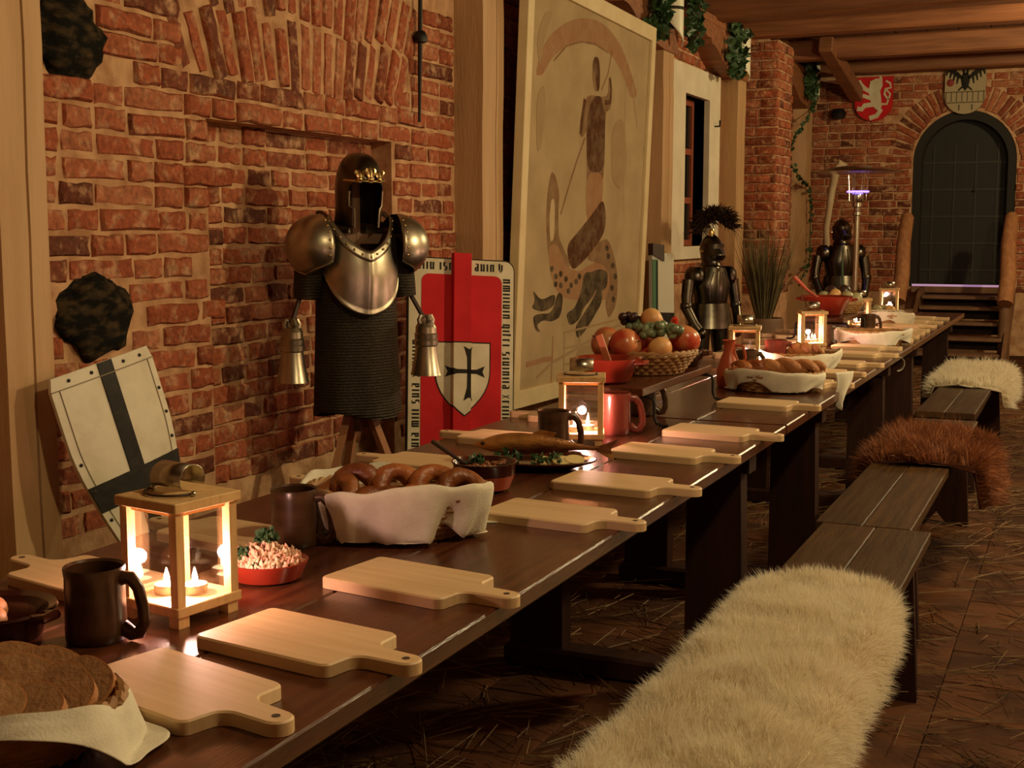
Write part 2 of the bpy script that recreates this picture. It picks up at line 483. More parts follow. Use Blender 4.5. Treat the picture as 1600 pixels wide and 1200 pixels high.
def thing(name, label, cat, loc=(0, 0, 0), rz=0.0, group=None, rot=None):
    o = link(name, None, None, loc, rot if rot else (0, 0, rz))
    return tag(o, label, cat, group)
def copy_tree(o, parent=None):
    c = o.copy(); COL.objects.link(c); c.parent = parent
    for ch in list(o.children):
        copy_tree(ch, c)
    return c
def place(proto, used, loc, rz, label, group=None):
    """first call moves the prototype itself, later calls copy it with its parts"""
    o = proto if not used else copy_tree(proto)
    used.append(o)
    o.location = loc; o.rotation_euler = (0, 0, rz)
    o['label'] = label
    if group: o['group'] = group
    return o

def strands_mesh(name, roots, dirs, lens, width, m, curl=0.3, droop=0.25, seed=1):
    """tapered blades, two segments each, as one mesh"""
    r = random.Random(seed)
    me = bpy.data.meshes.new(name)
    V, Fq = [], []
    for p, d, l in zip(roots, dirs, lens):
        side = d.cross(Vector((r.uniform(-1, 1), r.uniform(-1, 1), r.uniform(-1, 1))))
        if side.length < 1e-5: side = Vector((1, 0, 0))
        side.normalize()
        bend = Vector((r.uniform(-1, 1), r.uniform(-1, 1), r.uniform(-1, 1))) * curl
        m1 = p + d * (l * .55) + bend * (l * .2)
        tip = p + d * l + bend * (l * .6) + Vector((0, 0, -droop * l))
        w = width * .5
        b = len(V)
        V += [p - side * w, p + side * w, m1 + side * w * .8, m1 - side * w * .8, tip]
        Fq += [(b, b + 1, b + 2, b + 3), (b + 3, b + 2, b + 4)]
    me.from_pydata(V, [], Fq)
    me.materials.append(m)
    me.update()
    return me

# ================================================================== THE SETTING
def brick_geo(L, H, D, seed, chip=0.006):
    """worn brick: local x = out of the wall, y = along, z = up; front face at x=0"""
    r = random.Random(seed)
    per = []
    for k in range(4): per.append((-L / 2 + L * k / 4, -H / 2))
    per.append((L / 2, -H / 2)); per.append((L / 2, 0))
    for k in range(4): per.append((L / 2 - L * k / 4, H / 2))
    per.append((-L / 2, H / 2)); per.append((-L / 2, 0))
    n = len(per); P = []
    jit = [(r.uniform(-chip, chip), r.uniform(-chip, chip)) for _ in per]
    for x, ins, jf in ((-D, 0.0, .3), (-0.011, 0.0, .6), (0.0, 0.008, 1.0)):
        for (a, b), (ja, jb) in zip(per, jit):
            sa = (1 if a > 0 else -1) * ins if abs(abs(a) - L / 2) < 1e-6 else 0
            sb = (1 if b > 0 else -1) * ins if abs(abs(b) - H / 2) < 1e-6 else 0
            P.append((x + (r.uniform(-.003, .002) if x == 0 else 0), a - sa + ja * jf, b - sb + jb * jf))
    Fs = []
    for k in range(2):
        for i in range(n):
            j = (i + 1) % n
            Fs.append((k * n + i, k * n + j, k * n + n + j, k * n + n + i))
    Fs.append(tuple(range(2 * n, 3 * n)))
    return P, Fs
BR_CACHE = {}
def brick_mesh(L, H, D=0.055):
    Lq = round(L / 0.02) * 0.02
    key = (round(Lq, 3), round(H, 3), rnd.randrange(3))
    if key not in BR_CACHE:
        g = G(); g.add(*brick_geo(Lq - 0.012, H - 0.012, D, hash(key) & 0xffff))
        BR_CACHE[key] = mesh_of('brick', g, BRICK, True, 50)
    return BR_CACHE[key]

def courses(a0, a1, z0, z1, ch=0.083, seed=0):
    """yield (centre along, centre z, length) of bricks laid in courses, headers and stretchers mixed"""
    r = random.Random(seed)
    nc = int(round((z1 - z0) / ch))
    for c in range(nc):
        z = z0 + (c + .5) * ch
        a = a0 - (0.08 if c % 2 else 0.21) - r.uniform(0, .05)
        k = r.randrange(3)
        while a < a1 - 0.02:
            L = (0.30, 0.16, 0.30, 0.155, 0.16)[(k + c) % 5] + r.uniform(-.012, .012)
            s, e = max(a, a0), min(a + L, a1)
            if e - s > 0.05:
                yield (s + e) / 2, z + r.uniform(-.003, .003), e - s
            a += L; k += 1

def lay(parent, bricks, face, rotz, along, depth_jit=0.006, roll=0.7, ch=0.083):
    """bricks = (a, z, L[, roll]) ; along='y' on an X=face wall, 'x' on a Y=face wall"""
    for b in bricks:
        a, z, L = b[:3]
        me = brick_mesh(L, b[4] if len(b) > 4 else ch)
        o = bpy.data.objects.new('brick', me)
        COL.objects.link(o); o.parent = parent
        j = rnd.uniform(-depth_jit, depth_jit * .7)
        rl = R(rnd.uniform(-roll, roll)) + (b[3] if len(b) > 3 else 0)
        if along == 'y':
            o.location = (face + j, a, z); o.rotation_euler = Euler((rl, 0, rotz), 'XYZ')
        else:
            o.location = (a, face + j * (1 if rotz > 0 else 1), z)
            o.rotation_euler = (Matrix.Rotation(rotz, 3, 'Z') @ Matrix.Rotation(rl, 3, 'X')).to_euler()

def stuff_bricks(g, bricks, M):
    for k, b in enumerate(bricks):
        a, z, L = b[:3]
        P, Fs = brick_geo(L - .012, (b[4] if len(b) > 4 else .083) - .012, .05, k * 7 + 1)
        rl = b[3] if len(b) > 3 else 0
        T = M @ Matrix.Translation((rnd.uniform(-.006, .004), a, z)) @ Matrix.Rotation(rl, 4, 'X')
        g.add(P, Fs, T)

WX = -3.0            # face of the left wall
NX = -3.11          # face inside the blind niche
N0, N1, NZ = 3.92, 5.30, 1.735      # niche along Y and its head
# --- left wall core (mortar) with the niche
g = G()
core = WX - 0.012
g.box(-3.6, core, -3.0, N0, 0, 3.3)
g.box(-3.6, core, N0, N1, NZ, 3.3)
g.box(-3.6, NX - 0.012, N0, N1, 0, NZ)
g.box(-3.6, core, N1, 9.88, 0, 3.3)
g.box(-3.6, core, 9.88, 10.57, 2.40, 3.3)
g.box(-3.6, core, 9.88, 10.57, 0, 1.20)
g.box(-3.6, core, 10.57, 14.85, 0, 3.3)
wall_left = tag(obj('wall_left', g, MORTAR), kind='structure')
# fieldstones set in the wall
def rock(y, z, ry, rz, seed):
    g = G(); g.ball((0, 0, 0), (0.055, ry, rz), 28, 16, jit=0.30, seed=seed)
    obj('field_stone', g, STONE, wall_left, (WX - 0.022, y, z), smooth=True, angle=180)
stones = [(3.215, 1.925, 0.185, 0.135, 3), (3.30, 1.045, 0.185, 0.140, 5)]
for s_ in stones: rock(*s_)
def clear(y, z, L, m=0.02):
    for sy, sz, ry, rz, _ in stones:
        if abs(y - sy) < ry * .78 + L * .42 and abs(z - sz) < rz * .80 + .03: return False
    return True
AC = Vector((4.62, 0.15))     # centre of the relieving arch fan (y, z)
def in_fan(y, z):
    return z > 1.90 and abs(y - 4.62) < 0.80 * (z - 0.15) / 1.85
near, nstuff = [], []
for y, z, L in courses(2.97, 5.95, 0.32, 2.42, seed=4):
    if N0 + .02 < y < N1 - .02 and z < NZ: continue
    if z < NZ:          # cut bricks at the niche jambs
        if y < N0 < y + L / 2: L2 = N0 - (y - L / 2); y, L = N0 - L2 / 2, L2
        if y - L / 2 < N1 < y: L2 = y + L / 2 - N1; y, L = N1 + L2 / 2, L2
        if L < .05: continue
    if in_fan(y, z): continue
    if not clear(y, z, L): continue
    (near if z > 0.52 else nstuff).append((y, z, L))
lay(wall_left, near, WX, 0, 'y', 0.008, 0.9)
nic = [b for b in courses(N0 + .01, N1 - .01, 0.32, NZ, ch=0.0786, seed=9)]
nicv = [b for b in nic if b[1] > 0.55]
lay(wall_left, nicv, NX, 0, 'y', 0.008, 0.7, ch=.0786)
nst2 = [b for b in nic if b[1] <= 0.55]
# relieving arch: soldier bricks fanned in two rings
fan = []
for ring_, (r0, LL) in enumerate(((1.76, 0.27), (2.03, 0.26))):
    a = -24.5
    while a < 24.5:
        th = R(a)
        rb = 1.745 / math.cos(th)
        rr = rb + (0 if ring_ == 0 else .272) + LL / 2 + rnd.uniform(-.02, .02)
        y = AC.x + math.sin(th) * rr; z = AC.y + math.cos(th) * rr
        if True:
            fan.append((y, z, LL + rnd.uniform(-.03, .03), PI / 2 - th, 0.076 * (1.0 + .06 * ring_)))
        a += 2.62 - .25 * ring_
lay(wall_left, fan, WX, 0, 'y', 0.010, 1.2)
print('near wall bricks', len(near), len(nicv), len(fan))
g = G()
stuff_bricks(g, nstuff, Matrix.Translation((WX, 0, 0)))
stuff_bricks(g, nst2, Matrix.Translation((NX, 0, 0)))
far = [b for b in courses(6.15, 14.6, 0.9, 3.0, seed=12) if not (9.5 < b[0] < 10.95 and 1.1 < b[1] < 2.65)]
stuff_bricks(g, far, Matrix.Translation((WX, 0, 0)))
tag(obj('distant_brickwork', g, BRICK, wall_left, smooth=True, angle=50), kind='stuff')
# iron wall anchor
g = G()
g.tube([(0, 0, .60), (0, -.008, .30), (0, -.02, 0)], [.011, .011, .007], 8)
g.lathe([(.014, .37), (.03, .375), (.034, .40), (.022, .425), (.012, .43)], 10)
g.tube([(.0, -.045, .40), (.0, .045, .40)], .012, 6)
tag(obj('wall_anchor', g, BLACKIRON, None, (WX + 0.03, 5.52, 1.84), smooth=True),
    'black iron anchor rod hanging on the brick wall beside the timber post', 'anchor')

# --- back wall with arched door
BY = 14.6
DX, DR, DS, SILL = -1.30, 0.525, 2.075, 0.74     # door centre, radius, spring line, sill
NSEG = 24
def wall_with_arch(y0, y1):
    g = G()
    arc = [(DX + DR * math.cos(PI - PI * i / NSEG), DS + DR * math.sin(PI * i / NSEG)) for i in range(NSEG + 1)]
    M = Matrix(((1, 0, 0, 0), (0, 0, -1, 0), (0, 1, 0, 0), (0, 0, 0, 1)))   # (x, z, depth) -> x, -depth, z
    def quad(poly):
        g.prism(poly, -y1, -y0, M)
    quad([(-3.6, 0), (DX - DR, 0), (DX - DR, DS), (-3.6, DS)])
    quad([(DX + DR, 0), (3.4, 0), (3.4, DS), (DX + DR, DS)])
    quad([(DX - DR, 0), (DX + DR, 0), (DX + DR, SILL - .02), (DX - DR, SILL - .02)])
    quad([(-3.6, DS), (DX - DR, DS), (DX - DR, 3.3), (-3.6, 3.3)])
    quad([(DX + DR, DS), (3.4, DS), (3.4, 3.3), (DX + DR, 3.3)])
    for i in range(NSEG):
        (xa, za), (xb, zb) = arc[i], arc[i + 1]
        quad([(xa, za), (xb, zb), (xb, 3.3), (xa, 3.3)])
    return g
wall_back = tag(obj('wall_back', wall_with_arch(BY + .012, BY + .35), MORTAR), kind='structure')
vous = []
nv = 30
for i in range(nv):
    th = R(-8) + (PI + R(16)) * (i + .5) / nv
    rr = DR + 0.15
    vous.append((DX + math.cos(th) * rr, DS + math.sin(th) * rr, 0.27 + rnd.uniform(-.03, .02), th, 0.074))
# local y of the brick runs along world +x after rotation by -90 deg
lay(wall_back, [(a, z, L, t, h) for a, z, L, t, h in vous], BY, R(-90), 'x', .006, 1.0)
bb = []
for x, z, L in courses(-2.98, -0.30, 0.66, 2.98, seed=21):
    dx, dz = x - DX, z - DS
    if z < DS + .02 and abs(dx) < DR + L / 2 - .01 and z > DS - 0.12: continue
    if z <= DS - .12:
        if abs(dx) < DR + L / 2:
            if dx < 0: e = DX - DR - (x - L / 2)
            else: e = (x + L / 2) - (DX + DR)
            if e < .06: continue
            x = (DX - DR - e / 2) if dx < 0 else (DX + DR + e / 2); L = e
    elif math.hypot(dx, max(dz, 0)) < DR + .27 + L * .22: continue
    bb.append((x, z, L))
print('back bricks', len(bb))
lay(wall_back, bb, BY, R(-90), 'x', .007, .9)

# --- brick pillar
PX0, PX1, PY0, PY1 = -3.0, -2.605, 11.5, 12.1
g = G(); g.box(PX0, PX1 - .012, PY0 + .012, PY1, 0, 3.0)
pillar = tag(obj('brick_pillar', g, MORTAR), 'square brick pillar standing against the wall past the window', 'pillar')
lay(pillar, [b for b in courses(PX0, PX1, 0.75, 3.0, seed=31)], PY0, R(-90), 'x', .004, .8)
lay(pillar, [b for b in courses(PY0, PY1, 0.75, 3.0, seed=33)], PX1, 0, 'y', .004, .8)

# --- other walls, floor, ceiling
g = G(); g.box(3.4, 3.6, -3.0, 14.95, 0, 3.3)
tag(obj('wall_right', g, PLASTER), kind='structure')
g = G(); g.box(-3.6, 3.6, -3.2, -3.0, 0, 3.3)
tag(obj('wall_front', g, PLASTER), kind='structure')
g = G(); g.box(-3.6, 3.6, -3.2, 14.95, -0.2, -0.012)
floor = tag(obj('floor', g, SOIL), kind='structure')
tg = G(); tg.box(-.1495, .1495, -.1495, .1495, -.03, 0, bev=.003)
tme = mesh_of('tile', tg, TILE)
nt_ = 0
for i in range(12):
    for j in range(22):
        x = -2.0 + i * .301; y = 1.3 + j * .301 + (.15 if i % 2 else 0)
        if x > 1.0 and y < 2: continue
        link('tile', tme, floor, (x, y, rnd.uniform(-.003, .001)), (R(rnd.uniform(-.3, .3)), R(rnd.uniform(-.3, .3)), 0)); nt_ += 1
fg = G()
for i in range(18):
    for j in range(22):
        x = -2.9 + i * .301; y = 1.3 + 22 * .301 + j * .301 + (.15 if i % 2 else 0)
        if y < 14.4 and x < 2.5:
            fg.box(x - .149, x + .149, y - .149, y + .149, -.03, rnd.uniform(-.003, .001))
tag(obj('distant_tiles', fg, TILE, floor), kind='stuff')
g = G(); g.box(-3.6, 3.6, -3.2, 14.95, 3.22, 3.3)
ceiling = tag(obj('ceiling', g, mat('ceiling_wood', (0.17, 0.07, 0.03), .7, col2=(.10, .04, .018), nscale=5, stretch=(6, .5, 6))), kind='structure')
for i in range(22):
    g = G(); g.box(-2.95 + i * .285, -2.95 + i * .285 + .275, 9.0, 14.55, 3.20, 3.225)
    obj('plank', g, MATS['ceiling_wood'], ceiling)

# ceiling beams across the hall
for k, (y, lab) in enumerate(((14.30, 'dark ceiling beam tight against the end wall above the heraldic shields'),
                              (13.05, 'second ceiling beam from the end wall, brown and narrow'),
                              (11.35, 'reddish knotty ceiling beam in front of the two darker ones'),
                              (10.35, 'nearest visible ceiling beam cut by the top of the picture'))):
    g = G(); g.box(-3.0, 3.4, -.11, .11, 0, .2, bev=.018)
    tag(obj('ceiling_beam', g, BEAMW, None, (0, y, 3.0), smooth=True, angle=30), lab, 'beam')

# --- timber posts with carved saddle brackets
def post(y0, y1, lab, bracket=None):
    t = thing('timber_post', lab, 'post', (WX, (y0 + y1) / 2, 0))
    w = (y1 - y0) / 2
    r = random.Random(int(y0 * 100)); g = G()
    # hewn post: slightly wavy faces, a drying crack as a groove on the hall side
    nz = 16
    ck = r.uniform(.1, .3) * w
    prof = lambda: [(0, -w), (.15, -w), (.15, ck - .005), (.125, ck), (.15, ck + .005), (.15, w), (0, w)]
    P = []
    for k in range(nz + 1):
        z = 2.98 * k / nz
        if bracket: z = bracket * k / nz
        off = r.uniform(-.005, .005); o2 = r.uniform(-.004, .004)
        for i, (x, y) in enumerate(prof()):
            P.append((x + (o2 if 0 < x else -.02), y + off * (1 if i in (2, 3, 4) else .5), z))
    n = 7; Fs = []
    for k in range(nz):
        for i in range(n):
            j = (i + 1) % n
            Fs.append((k * n + i, k * n + j, k * n + n + j, k * n + n + i))
    Fs += [tuple(range(n - 1, -1, -1)), tuple(range(nz * n, nz * n + n))]
    g.add(P, Fs)
    obj('shaft', g, POSTW, t)
    if bracket:
        # ogee saddle running along the wall under the longitudinal beam
        b0 = bracket; L1 = 1.25
        prf = [(w + .05, b0), (w + .05, 2.96), (-w - L1, 2.96), (-w - L1, 2.90), (-w - L1 + .10, 2.885), (-w - L1 + .22, 2.84), (-w - L1 + .34, 2.84), (-w - L1 + .36, 2.80)]
        for q in range(9):
            u = q / 8
            prf.append((-w - L1 + .38 + .55 * u, 2.80 - (2.80 - b0 - .03) * (0.5 - .5 * math.cos(PI * u))))
        prf.append((-w - .2, b0 + .02)); prf.append((-w, b0))
        g = G()
        M = Matrix(((0, 0, 1, 0), (1, 0, 0, 0), (0, 1, 0, 0), (0, 0, 0, 1)))
        g.prism(prf, -.02, .165, M)
        obj('saddle_bracket', g, BEAMW, t)
    return t
post(2.76, 2.945, 'pale timber post with a long crack at the left edge of the picture')
post(5.95, 6.20, 'timber post between the red shield and the framed mural')
post(8.93, 9.18, 'timber post with bracket right after the framed mural', 2.60)
post(11.03, 11.31, 'timber post with carved bracket between the window and the brick pillar', 2.62)
post(13.98, 14.26, 'farthest timber post with bracket and ivy garland past the brick pillar', 2.62)
g = G(); g.box(WX - .02, -2.83, 6.3, BY - .05, 2.96, 3.02)
tag(obj('wall_plate_beam', g, BEAMW), 'long timber plate running along the top of the left wall posts', 'beam')
g = G(); g.box(-.07, .07, 0, 2.0, -.075, .075, bev=.012)
tag(obj('brace_beam', g, BEAMW, None, (-2.44, 12.72, 3.11), (R(-9.5), 0, 0), smooth=True, angle=30), 'short sloping timber brace running to the corner beside the red lion shield', 'beam')

# --- window
win = thing('window_1', None, None, (WX, 10.2, 0)); win['kind'] = 'structure'
g = G()
y0, y1, z1, z0 = -.65, .70, 2.62, 1.10
i0, i1, iz1, iz0 = -.32, .37, 2.40, 1.20
g.box(-.02, .035, y0, i0, z0, z1); g.box(-.02, .035, i1, y1, z0, z1); g.box(-.02, .035, i0, i1, iz1, z1); g.box(-.02, .035, i0, i1, z0, iz0)
obj('surround', g, WHITE_PLASTER, win)
g = G()
g.box(-.36, -.02, i0 - .02, i0, iz0, iz1); g.box(-.36, -.02, i1, i1 + .02, iz0, iz1); g.box(-.36, -.02, i0, i1, iz1, iz1 + .02); g.box(-.36, -.02, i0, i1, iz0 - .02, iz0); g.box(-.38, -.36, i0, i1, iz0, iz1)
obj('reveal', g, WHITE_PLASTER, win)
g = G()
for (a, b, c, d) in ((i0, i0 + .05, iz0, iz1), (i1 - .05, i1, iz0, iz1), (-.0, .05, iz0, iz1)):
    g.box(-.145, -.10, a, b, c, d)
for z in (iz0, 1.55, 1.95, iz1 - .05): g.box(-.143, -.102, i0, i1, z, z + .05)
obj('sash_frame', g, WIN, win)
for a, b in ((i0 + .05, 0), (.05, i1 - .05)):
    for c, d in ((iz0 + .05, 1.55), (1.60, 1.95), (2.0, iz1 - .05)):
        g = G(); g.box(-.125, -.120, a, b, c, d); obj('pane', g, DARKGLASS, win)
g = G(); g.box(.0, .05, -.006, .006, -.006, .006); g.box(.044, .056, -.006, .006, 0, .05)
obj('hook', g, BLACKIRON, win, (.03, .53, 2.20))

# --- door, sill, steps, rails
door = thing('door_1', None, None, (DX, BY + .2, SILL)); door['kind'] = 'structure'
def arch_poly(r, spring, base, n=20):
    return [(r, base), *[(r * math.cos(PI * i / n), spring + r * math.sin(PI * i / n)) for i in range(n + 1)], (-r, base)]
MXZ = Matrix(((1, 0, 0, 0), (0, 0, -1, 0), (0, 1, 0, 0), (0, 0, 0, 1)))
g = G(); g.prism(arch_poly(DR, DS - SILL, -.02), -.06, -.02, MXZ); obj('leaf', g, DOORW, door)
g = G()
po, pi_ = arch_poly(DR, DS - SILL, 0), arch_poly(DR - .085, DS - SILL - .01, 0)
for i in range(len(po) - 1):
    g.prism([po[i], po[i + 1], pi_[i + 1], pi_[i]], -.02, .17, MXZ)
obj('arched_frame', g, mat('door_frame', (0.016, 0.013, 0.008), .8), door)
for k in range(5):
    g = G(); g.box(-.44, .44, -.0, .012, -.012, .012); obj('iron_band', g, DOORB, door, (0, .008, .16 + k * .29))
for k in range(4):
    g = G(); g.box(-.010, .010, -.0, .010, 0, 1.5); obj('iron_band', g, DOORB, door, (-.33 + k * .22, .009, 0.02))
g = G(); g.ball((0, -.005, 0), .018, 8, 6); obj('door_knob', g, DOORB, door, (.1, -.0, 1.02))
g = G(); g.box(DX - .46, DX + .46, BY - .34, BY + .15, SILL - .07, SILL, bev=.008)
sill = tag(obj('trim_1', g, STEPW), kind='structure')
g = G(); g.box(-.45, .45, 0, .012, 0, .022)  # slim bar with purple emission along the sill edge
tag(obj('glowing_strip', g, GLOWSTRIP, None, (DX, BY - .335, SILL + .001)), 'thin glowing purple strip along the door sill above the steps', 'light strip')
st = thing('wooden_steps', 'open wooden steps leading up to the arched door', 'steps', (DX + .12, 13.9, 0))
for k in range(5):
    g = G(); g.box(-.42, .42, -.13, .13, -.035, 0, bev=.006)
    obj('tread', g, STEPW, st, (0, -.75 + k * .2 + .05, .14 * (k + 1) - (.04 if k == 4 else 0)))
for k in range(5):
    g = G(); g.box(-.42, .42, -.008, .008, -.135, -.002)  # dark panels behind the treads, put in for the shade of the open gaps
    obj('gap_shade', g, LEGW, st, (0, -.75 + k * .2 + .16, .14 * (k + 1) - (.04 if k == 4 else 0)))
for sx in (-.45, .45):
    g = G(); g.prism([(-.95, 0), (-.72, 0), (.32, .60), (.32, .74), (.05, .70), (-.95, .12)], -.02, .02, Matrix(((0, 0, 1, sx), (1, 0, 0, 0), (0, 1, 0, 0), (0, 0, 0, 1))))
    obj('stringer', g, STEPW, st)
for x, lab in ((-1.76, 'thick log handrail left of the door steps'), (-.755, 'thick log handrail right of the door steps')):
    t = thing('log_handrail', lab, 'handrail', (x, 13.35, 0))
    g = G(); g.tube([(0, -.05, .62), (.01, .12, .88), (-.01, .3, 1.2), (0, .46, 1.46), (0, .48, 1.49)], [.075, .078, .072, .066, .045], 12); obj('log', g, LOGW, t, smooth=True)
    g = G(); g.tube([(0, .05, 0), (0, .05, .72)], .06, 10); obj('newel', g, STEPW, t, smooth=True)

# ================================================================== TABLES AND BENCHES
TZ = 0.75
def table(y0, y1, lab, trestles):
    t = thing('trestle_table', lab, 'table', (-1.21, (y0 + y1) / 2, 0))
    L = (y1 - y0) / 2
    for k, (a, b) in enumerate(((-.41, -.135), (-.135, .135), (.135, .41))):
        g = G(); g.box(a + .0015, b - .0015, -L + .003, L - .003, TZ - .03, TZ, bev=.003)
        obj('plank', g, TABLEW, t)
    for s in (-1, 1):
        g = G(); g.box(-.34 if s < 0 else .31, -.31 if s < 0 else .34, -L + .12, L - .12, TZ - .08, TZ - .03); obj('apron', g, LEGW, t)
    for ty in trestles:
        yy = ty - (y0 + y1) / 2
        for s in (-1, 1):
            g = G(); a, b = sorted((s * .19, s * .36))
            g.prism([(a, .06), (b, .06), (b - (.015 if s > 0 else 0), .66), (a + (.015 if s < 0 else 0), .66)], yy - .035, yy + .035,
                    Matrix(((1, 0, 0, 0), (0, 0, 1, 0), (0, 1, 0, 0), (0, 0, 0, 1))))
            obj('leg', g, LEGW, t)
        g = G(); g.box(-.38, .38, yy - .05, yy + .05, 0, .07, bev=.01); obj('foot', g, LEGW, t)
        g = G(); g.box(-.37, .37, yy - .04, yy + .04, .65, .72); obj('top_rail', g, LEGW, t)
    return t
table(-1.2, 3.745, 'nearest dark table set with two lanterns and ring rolls', (-.4, 3.50))
table(3.755, 6.68, 'middle dark table with the cloth basket hanging over its edge', (4.55, 6.15))
table(6.69, 9.5, 'far dark table before the steps, crowded with boards', (7.2, 9.05))

def bench(y0, y1, xc, lab, w=.30, zt=.45, legs=(), seed=0):
    t = thing('bench', lab, 'bench', (xc, (y0 + y1) / 2, 0))
    L = (y1 - y0) / 2
    for a, b in ((-w / 2, 0), (0, w / 2)):
        g = G(); g.box(a + .0012, b - .0012, -L, L, zt - .032, zt, bev=.003); obj('seat_plank', g, BENCHW, t)
    for yy in ((-L + .25, L - .22) if not legs else [q - (y0 + y1) / 2 for q in legs]):
        g = G(); g.prism([(-w / 2 + .005, 0), (-.05, 0), (0, .06), (.05, 0), (w / 2 - .005, 0), (w / 2 - .03, zt - .032), (-w / 2 + .03, zt - .032)], yy - .02, yy + .02,
                         Matrix(((1, 0, 0, 0), (0, 0, 1, 0), (0, 1, 0, 0), (0, 0, 0, 1)))); obj('leg', g, LEGW, t)
    for s in (-1, 1):
        g = G(); g.box(s * .1 - .012, s * .1 + .012, -L + .1, L - .1, zt - .095, zt - .032); obj('rail', g, LEGW, t)
    return t
bench(.9, 3.82, -.545, 'nearest dark bench under the large white sheepskin', .315, .452, (1.2, 3.66))
bench(3.86, 6.25, -.59, 'middle bench with the brown fur at its far end', .285, .445, (4.2, 6.0))
bench(6.5, 8.95, -.62, 'far bench with a white sheepskin near the steps', .28, .445, (6.75, 8.7))
bench(-1.0, 2.9, -1.93, 'near bench on the wall side of the table', .28, .44, (2.6,))
bench(2.98, 5.8, -1.93, 'second bench on the wall side of the table, mostly hidden', .28, .44, (3.25, 5.5))

# --- fleeces
def fleece(name, lab, y0, y1, xc, zt, half, nstr, length, width, sm, hm, seed, bench_half=.15, taper=(.16, .16), clump=.03, cat='sheepskin', side=1.0, shag=.6):
    r = random.Random(seed)
    t = thing(name, lab, cat, (xc, (y0 + y1) / 2, zt))
    Ly = y1 - y0
    def hw(v):
        h = half * (1 + .05 * math.sin(v * 9 + seed) + .03 * math.sin(v * 23 + seed))
        if v > 1 - taper[1]: q = (v - 1 + taper[1]) / taper[1]; h *= math.sqrt(max(0, 1 - q * q * .985))
        if v < taper[0]: q = (taper[0] - v) / taper[0]; h *= math.sqrt(max(0, 1 - q * q * .985))
        return h
    def surf(u, v):
        sgn = 1 if u > .5 else -1
        s_ = abs(u - .5) * 2 * hw(v) * (side if sgn > 0 else 1)
        flat = bench_half - .02; rad = .045
        if s_ < flat: x, z = s_, .016
        elif s_ < flat + rad * PI / 2 * .92:
            a = (s_ - flat) / rad; x, z = flat + rad * math.sin(a), .016 - rad * (1 - math.cos(a))
        else:
            a = PI / 2 * .92; e = s_ - flat - rad * a
            x, z = flat + rad * math.sin(a) + e * math.cos(a), .016 - rad * (1 - math.cos(a)) - e * math.sin(a)
        lump = .018 * noise.noise(Vector((x * 9 * sgn, v * Ly * 9, seed)))
        return Vector((x * sgn, (v - .5) * Ly, z + lump))
    g = G(); g.grid(surf, 26, 44)
    obj('hide', g, hm, t, smooth=True, solid=.008)
    cl = [(r.random(), r.random()) for _ in range(int(nstr / 38))]
    pts = []
    # spatial bins of clump centres in (s,y)
    bins = {}
    C3 = []
    for u, v in cl:
        p = surf(u, v); C3.append(p)
        bins.setdefault((int(p.x / clump + 100), int(p.y / clump + 100)), []).append(p)
    roots, dirs, lens = [], [], []
    for k in range(nstr):
        v = r.random()
        if r.random() > hw(v) / (half * 1.06): continue
        u = r.random()
        p = surf(u, v); e = .004
        du = surf(min(u + e, 1), v) - surf(max(u - e, 0), v); dv = surf(u, min(v + e, 1)) - surf(u, max(v - e, 0))
        n = du.cross(dv)
        n = n.normalized() if n.length > 1e-12 else Vector((0, 0, 1))
        bx, by = int(p.x / clump + 100), int(p.y / clump + 100)
        best, bd = None, 1e9
        for i in (-1, 0, 1):
            for j in (-1, 0, 1):
                for c in bins.get((bx + i, by + j), ()):
                    d = (c - p).length
                    if d < bd: bd, best = d, c
        fl = Vector((noise.noise(p * 7 + Vector((seed, 0, 0))), noise.noise(p * 7 + Vector((0, seed, 9))), 0)) * shag
        d = n * .9 + fl
        if best is not None: d += (best - p) * (12 if clump < .04 else 9)
        # splay outward along the margin
        out = Vector((1 if u > .5 else -1, 0, 0)) * max(0, abs(u - .5) * 2 - .75) * 1.2
        ov = Vector((0, 1 if v > .5 else -1, 0)) * max(0, abs(v - .5) * 2 - .85) * 2.0
        d = (d + out + ov).normalized()
        roots.append(p + n * .001); dirs.append(d); lens.append(length * r.uniform(.6, 1.1) * (1 + .35 * noise.noise(p * 11)))
    me = strands_mesh('fur', roots, dirs, lens, width, sm, .55, .12, seed)
    o = link('fur', me, t); o['kind'] = 'stuff'
    return t
fleece('sheepskin', 'large fluffy white sheepskin draped over the nearest bench', 1.22, 3.14, -.545, .452, .232, 105000, .034, .0013, WOOL, HIDE, 3, .155, (.10, .17), .026)
fleece('fur_throw', 'shaggy rust brown fur thrown over the middle bench', 4.93, 5.62, -.545, .445, .30, 22000, .075, .0028, RUST, RHIDE, 5, .17, (.1, .12), .045, 'fur throw', 1.15, .9)
fleece('sheepskin', 'small white sheepskin on the far bench near the steps', 7.55, 8.72, -.615, .445, .275, 20000, .055, .0036, WOOL, HIDE, 8, .17, (.12, .2), .05, 'sheepskin', 1.15, .7)

